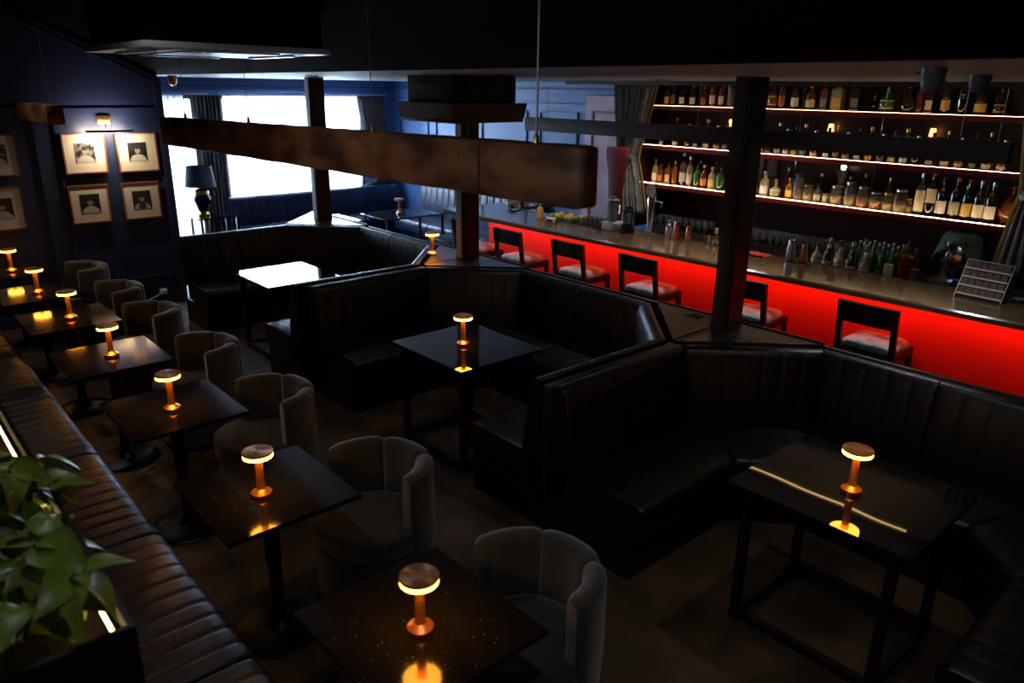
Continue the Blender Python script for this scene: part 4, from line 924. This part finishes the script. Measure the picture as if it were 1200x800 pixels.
for y, x, d in ((2.15, 5.45, 'nearest, right of the dark column'), (3.17, 5.43, 'partly hidden by the dark column'), (4.26, 5.42, 'just left of the dark column'), (5.15, 5.41, 'fourth from the right'), (6.02, 5.37, 'fifth from the right'), (6.78, 5.36, 'farthest, half hidden by the brown column')):
    lab = 'dark wooden bar stool with grey seat, '+d
    if s0 is None: s0 = stool(x, y, 0, lab)
    else: dup(s0, (x, y, 0), 0, lab)

# ------------------------------------------------------------------ hanging beams
def cable(x, y, z0, z1, t, sp_=.004): MB().tube([(x, y, z0), (x, y, z1)], sp_, 6).build('cable', 'cable', t)
def ceil_z(x, y): return LZ if x > xs(y) else LZ+SL*(xs(y)-x)
hb = thing('hanging_beam', 'thick aged brown timber beam hung across the room by cables', 'beam', (0, 0, 0))
rings = []; n = 10
def sec(y, zt, zb, w_, r):
    c = [(1.86+w_, zb+r), (1.86+w_-r*.3, zb+r*.3), (1.86+w_-r, zb), (1.86-w_+r, zb), (1.86-w_+r*.3, zb+r*.3), (1.86-w_, zb+r), (1.86-w_, zt-r), (1.86-w_+r*.3, zt-r*.3), (1.86-w_+r, zt), (1.86+w_-r, zt), (1.86+w_-r*.3, zt-r*.3), (1.86+w_, zt-r)]
    return [(a, y, b) for a, b in c]
Y0, Y1 = 1.685, 5.76
def zt(y): return 2.276+(2.226-2.276)*(y-Y0)/(Y1-Y0)
def zb(y): return 2.072+(2.040-2.072)*(y-Y0)/(Y1-Y0)
for y, wf, dz in ((Y0, .55, .012), (Y0+.008, .75, .006), (Y0+.022, .92, .002), (Y0+.045, 1, 0)): rings.append(sec(y, zt(y)-dz, zb(y)+dz, .052*wf, .010))
for k in range(1, 30): y = Y0+.045+(Y1-Y0-.06)*k/30; rings.append(sec(y, zt(y)+.0015*math.sin(k*2.3), zb(y)+.002*math.sin(k*1.7), .052+.0015*math.sin(k*3.1), .010))
rings.append(sec(Y1-.005, zt(Y1), zb(Y1), .052, .010)); rings.append(sec(Y1, zt(Y1)-.004, zb(Y1)+.004, .048, .010))
MB().loft(rings).build('timber', 'beam', hb)
for y in (1.95, 3.02, 4.36, 5.38):
    MB().lathe([(.010, -.005), (.010, .02), (.005, .03), (.004, .035)], 10, (1.86, y, zt(y))).build('eye_bolt', 'brass', hb)
    cable(1.86, y, zt(y)+.03, ceil_z(1.86, y)-.002, hb, .0045 if y < 2 else .0022)
MB().box(1.805, 1.8068, 2.20, 2.204, zb(2.2)+.01, zt(2.2)-.01).build('joint_line', 'blackwood', hb)
h0 = thing('hanging_beam', 'short brown timber beam hung over the far banquette tables', 'beam', (0, 0, 0))
MB().rbox(1.40, 1.53, 7.22, 8.62, 2.12, 2.272, .008).build('timber', 'beam', h0)
for y in (7.32, 8.5): cable(1.46, y, 2.272, ceil_z(1.46, y)-.002, h0, .003)
h2 = thing('hanging_beam', 'long slim grey brown beam hung above the bar stools', 'beam', (0, 0, 0))
MB().rbox(4.86, 4.95, 1.33, 5.26, 2.09, 2.205, .004).build('timber', 'beam_grey', h2)
for y in (1.6, 3.4, 5.0): cable(4.90, y, 2.205, LZ-.002, h2, .002)

# ------------------------------------------------------------------ ceiling machines
ac = thing('ceiling_cassette', 'white square air conditioning cassette set in a dark box at upper left', 'air conditioner', (1.13, 3.68, 2.60))
X_, Y_ = .91, .97
MB().rbox(0, X_, 0, Y_, 0, .03, .006).build('panel', 'plastic', ac)
MB().box(.03, X_-.03, .03, Y_-.03, .03, .30).build('casing', 'ceil', ac)
MB().box(.24, X_-.24, .26, Y_-.26, -.006, -.0005).build('grille', 'greydome', ac)
for a in ((.24, X_-.24, .08, .13), (.24, X_-.24, Y_-.13, Y_-.08)): MB().box(*a, -.010, -.0005).build('vane', 'plastic', ac)
for a in ((.08, .13, .24, Y_-.24), (X_-.13, X_-.08, .24, Y_-.24)): MB().box(*a, -.010, -.0005).build('vane', 'plastic', ac)
v = [(x, y, z) for x, y in ((.03, .03), (X_-.03, .03), (X_-.03, Y_-.03), (.03, Y_-.03)) for z in (.30,)]+[(x, y, ceil_z(1.13+x, 3.68+y)-2.60-.003) for x, y in ((.03, .03), (X_-.03, .03), (X_-.03, Y_-.03), (.03, Y_-.03))]
MB().add(v, [(0,3,2,1),(4,5,6,7),(0,1,5,4),(1,2,6,5),(2,3,7,6),(3,0,4,7)]).build('upper_casing', 'ceil', ac)
ub = thing('hanging_air_unit', 'dark boxy air unit with slotted vents hung from the low ceiling', 'air conditioner', (3.48, 4.54, 2.20))
MB().rbox(0, .70, 0, .68, 0, .028, .004).build('bottom_rim', 'box', ub)
v = []
for z, e in ((.028, .0), (.145, .0)): v += [(0-e, 0-e, z), (.70+e, 0-e, z), (.70+e, .68+e, z), (0-e, .68+e, z)]
MB().add([(-.005, -.005, .0285), (.705, -.005, .0285), (.705, .685, .0285), (-.005, .685, .0285), (-.02, -.02, .142), (.72, -.02, .142), (.72, .70, .142), (-.02, .70, .142)], [(3,2,1,0),(4,5,6,7),(0,1,5,4),(1,2,6,5),(2,3,7,6),(3,0,4,7)]).build('skirt', 'box', ub)
MB().box(.045, .655, .045, .635, .143, LZ-2.20-.001).build('housing', 'iron', ub)
for blk, (x0, x1) in enumerate(((.20, .225), (.24, .265), (.28, .30), (.34, .36), (.40, .44), (.46, .53))):
    for k in range(7):
        if blk == 3 and k not in (1, 2, 3): continue
        MB().box(x0, x1, .041, .0445, .19+.014*k, .195+.014*k).build('vent_slat', 'greydome', ub)  # pale bars stand in for light showing through the slots
for k in range(5): MB().box(.041, .0445, .12+.09*k, .17+.09*k, .27, .275).build('vent_slat', 'greydome', ub)
def dome(x, y, r, h, label):
    t = thing('ceiling_speaker', label, 'speaker', (x, y, LZ-.0005))
    MB().lathe([(r, 0), (r*1.0, -h*.3), (r*.94, -h*.34), (r*.92, -h*.6), (r*.80, -h*.8), (r*.58, -h*.95)], 24).build('housing', 'greydome', t)
    MB().lathe([(r*.57, -h*.955), (r*.4, -h*1.0), (.0, -h*1.02)], 24).build('lens', 'dark', t)
dome(2.93, 1.08, .040, .085, 'grey dome camera under the low ceiling, left of two'); dome(4.03, 1.28, .046, .08, 'grey dome camera under the low ceiling, right of two')
t = thing('ceiling_speaker', 'small pale bullet fitting on the ceiling edge above the narrow window', 'camera', (3.12, 9.3, LZ-.0005)); MB().lathe([(.05, 0), (.055, -.05), (.035, -.10), (.01, -.115)], 20).build('housing', 'copper', t)

# ------------------------------------------------------------------ pictures and picture light
PX = [(1.823, 2.232, 1.540, 1.952, 'top left portrait under the brass picture light'), (2.338, 2.752, 1.530, 1.943, 'top right portrait under the brass picture light'), (1.810, 2.192, 1.020, 1.424, 'bottom left portrait of the lit group of four'), (2.326, 2.712, 1.018, 1.420, 'bottom right of the lit four, man in apron'),
      (1.06, 1.42, 1.555, 1.960, 'upper portrait cut by the left edge of the view'), (1.02, 1.39, 1.025, 1.455, 'lower portrait cut by the left edge of the view')]
for k, (x0, x1, z0, z1, d) in enumerate(PX):
    t = thing('framed_picture', 'framed black and white photo, '+d, 'picture', ((x0+x1)/2, 8.975, (z0+z1)/2), 0, 'framed portraits on the navy wall')
    hw = (x1-x0)/2; hh = (z1-z0)/2; f_ = .014
    MB().box(-hw, hw, -.02, .0, -hh, -hh+f_).box(-hw, hw, -.02, .0, hh-f_, hh).box(-hw, -hw+f_, -.02, .0, -hh+f_, hh-f_).box(hw-f_, hw, -.02, .0, -hh+f_, hh-f_).build('frame', 'frame', t)
    mbd = MB().box(-hw+f_, hw-f_, -.010, -.002, -hh+f_, hh-f_).build('mat_board', 'white', t)
    MB().box(-.095, .095, -.0125, -.0105, -.095, .105).build('photo_print', photo_mat(k, .42 if k != 3 else .35, .22 if k in (0, 4) else .03), mbd)
pc = thing('picture_light', 'brass picture light with dark bar over the portraits', 'lamp', (2.26, 9.0, 2.08))
MB().rbox(-.065, .065, -.035, -.001, -.045, .045, .004).build('wall_plate', 'brass', pc)
for s in (-.03, .03): MB().tube([(s*.6, -.035, 0), (s*.9, -.10, .012), (s, -.17, -.03), (s, -.185, -.095)], .004, 8).build('arm', 'brass', pc)
MB().rbox(-.225, .225, -.205, -.165, -.12, -.098, .004).build('lamp_bar', 'iron', pc)
a = area('picture_light_glow', (2.26, 8.815, 1.955), (2.26, 9.0, 1.70), .42, .02, 9.0, (1, .74, .46))
a2 = area('picture_light_glow', (2.26, 8.815, 1.985), (2.26, 9.0, 2.12), .42, .02, 6.0, (1, .82, .70))
t = thing('wall_socket', 'white wall socket with plug low on the navy wall', 'socket', (2.62, 9.0, .15)); MB().rbox(-.04, .04, -.012, -.001, -.04, .04, .003).build('plate', 'plastic', t); MB().rbox(-.015, .035, -.045, -.0125, -.02, .025, .004).build('plug', 'plastic', t)
tag(MB().tube([(2.60, 8.96, .15), (2.50, 8.90, .13), (2.38, 8.86, .10), (2.25, 8.9, .012)], .005, 6).build('power_cable', 'plastic'), 'thin pale cable running from the wall socket', 'cable')

# ------------------------------------------------------------------ window room
def straight_bench(t, p0, p1, nseat, zt_, lm_='leather_blue'):
    P, Mv = mitre_path([p0, p1]); L = (P[1]-P[0]).length
    k = (zt_-.40)/.52
    bk = [(d, .40+(z-.40)*k, wt) for d, z, wt in BACK]
    MB().loft([[((p+m*d).x, (p+m*d).y, z) for d, z, _ in BASE] for p, m in zip(P, Mv)]).build('base', lm_, t)
    for i in range(nseat):
        panel(P[0], Mv[0], P[1], Mv[1], i/nseat, (i+1)/nseat, bk, max(2, round(L/nseat/.15)), .012).build('back_panel', lm_, t, ang=50)
        panel(P[0], Mv[0], P[1], Mv[1], i/nseat, (i+1)/nseat, SEAT, max(2, round(L/nseat/.15)), .007).build('seat_cushion', lm_, t, ang=50)
    return t
b1 = thing('window_banquette', 'navy leather banquette under the wide window', 'bench', (0, 0, 0))
straight_bench(b1, (7.28, 11.12), (4.30, 11.12), 3, .865)
b2 = thing('wall_banquette', 'blue channelled leather banquette along the right blue wall', 'bench', (0, 0, 0))
straight_bench(b2, (7.37, 7.55), (7.37, 10.36), 3, 1.00)
b3 = thing('low_bench', 'low navy leather bench with boxy seat near the far stools', 'bench', (6.10, 7.50, 0))
MB().rbox(0, .50, 0, 1.06, .02, .40, .02).build('base', 'leather_blue', b3); 
for k in range(2): MB().rbox(-.01, .51, .005+.53*k, .525+.53*k, .40, .47, .025, 3).build('seat_cushion', 'leather_blue', b3)
def leg_table(x0, x1, y0, y1, z, label, mt='bstone', th=.022, lr=.03):
    t = thing('window_table', label, 'table', ((x0+x1)/2, (y0+y1)/2, 0)); a = (x1-x0)/2; b = (y1-y0)/2
    MB().rbox(-a, a, -b, b, z-th, z, .003, 1).build('tabletop', mt, t)
    for sx in (-1, 1):
        for sy in (-1, 1): MB().box(sx*(a-.06)-lr/2, sx*(a-.06)+lr/2, sy*(b-.06)-lr/2, sy*(b-.06)+lr/2, 0, z-th).build('leg', 'iron', t)
    return t
leg_table(4.68, 5.20, 8.80, 9.45, .75, 'black table shining white with window light behind the farthest booth')
leg_table(5.45, 6.50, 8.62, 9.30, .75, 'black rectangular table carrying the unlit copper lamp')
st = leg_table(3.62, 4.24, 10.45, 10.95, .70, 'thin legged side table under the big shaded lamp')
bl = thing('shaded_lamp', 'large table lamp with navy shade and black and gold urn base', 'lamp', (3.80, 10.72, .7005))
MB().lathe([(.085, 0), (.085, .03), (.06, .045), (.055, .06)], 24).build('foot', 'brass', bl)
MB().lathe([(.055, .06), (.075, .09), (.115, .20), (.118, .24), (.09, .30)], 24).build('urn', 'ceramic', bl)
MB().lathe([(.09, .30), (.10, .305), (.095, .345), (.05, .375), (.02, .38), (.012, .43)], 24).build('urn_collar', 'brass', bl)
MB().lathe([(.205, .405), (.165, .68), (.16, .68), (.20, .405)], 36).build('lamp_shade', 'shade', bl)
# pink panel door, red chair
struct('door_1', MB().box(7.37, 7.40, 6.10, 6.82, .0, 2.38), 'pink')
dr = bpy.data.objects['door_1']
q = MB(); q.box(7.360, 7.3695, 6.16, 6.71, 2.17, 2.20).box(7.360, 7.3695, 6.16, 6.185, .1, 2.17).box(7.360, 7.3695, 6.685, 6.71, .1, 2.17)
q.build('inset_line', 'rouge', dr)['label'] = 'wine red line around the panel'
rc = thing('wing_chair', 'dark red high backed chair behind the bar by the left curtain', 'chair', (6.62, 5.62, 0))
rings = []
for z, w_, d in ((.45, .12, .05), (.9, .10, .045), (1.3, .10, .04), (1.55, .12, .04), (1.72, .16, .045), (1.82, .165, .05), (1.85, .15, .04)):
    rings.append([(d*math.cos(a), w_*math.sin(a), z) for a in [2*PI*k/20 for k in range(20)]])
MB().loft(rings).build('backrest', 'redvelvet', rc); MB().rbox(.02, .30, -.16, .16, .40, .50, .03, 3).build('seat', 'redvelvet', rc)
for sx in (.05, .27):
    for sy in (-.13, .13): MB().lathe([(.012, 0), (.018, .41)], 10, (sx, sy, 0)).build('leg', 'blackwood', rc)

# ------------------------------------------------------------------ fill lamps added on the ceilings to brighten the room
def fill_downlight(x, y, e, label, col=(.95, .97, 1), size=1.9):
    z = ceil_z(x, y)-.004
    d = bpy.data.lights.new('downlight_beam', 'SPOT'); d.energy = e; d.color = col; d.spot_size = size; d.spot_blend = .8; d.shadow_soft_size = .05
    o = bpy.data.objects.new('downlight_beam', d); C.objects.link(o); o.location = (x, y, z-.05)
    t = thing('downlight', label, 'lamp', (x, y, z)); MB().lathe([(.05, -.006), (.06, -.006), (.06, 0), (.05, 0)], 20).build('rim', 'iron', t)
for k, (x, y, e) in enumerate(((.75, .5, 18), (.75, 3.2, 16), (.75, 7.3, 22))): fill_downlight(x, y, e, 'dim black downlight high above the banquette tables, %s from the near end' % ORD[k])
for k, (x, y, e) in enumerate(((5.20, 1.9, 46), (5.20, 4.0, 50), (5.20, 5.9, 40))): fill_downlight(x, y, e, 'small black downlight above the bar stools, %s from the near end' % ORD[k], (.92, .96, 1), 1.5)
for k, (x, y, e) in enumerate(((6.45, .9, 9), (6.45, 3.75, 40), (6.45, 5.1, 34))): fill_downlight(x, y, e, 'small black downlight over the bar aisle, %s from the near end' % ORD[k], (1, .86, .70), 1.9)

struct('trim_14', MB().box(6.03, 6.05, -1.0, 5.9, 2.50, LZ-.001), 'box')
ps = thing('pelmet_light', 'warm light strip on the low ceiling hidden behind the bar pelmet', 'lamp', (6.15, 2.6, LZ-.001)); MB().box(-.006, .006, -.78, .72, -.006, 0).build('light_strip', 'pelmetled', ps)

for k, (x, y, e) in enumerate(((3.45, 1.3, 11), (3.45, 3.95, 8), (3.45, 6.6, 4))): fill_downlight(x, y, e, 'small black downlight above the booths, %s from the near end' % ORD[k], (1, .9, .74), 2.0)  # more fill, added over the booth seats
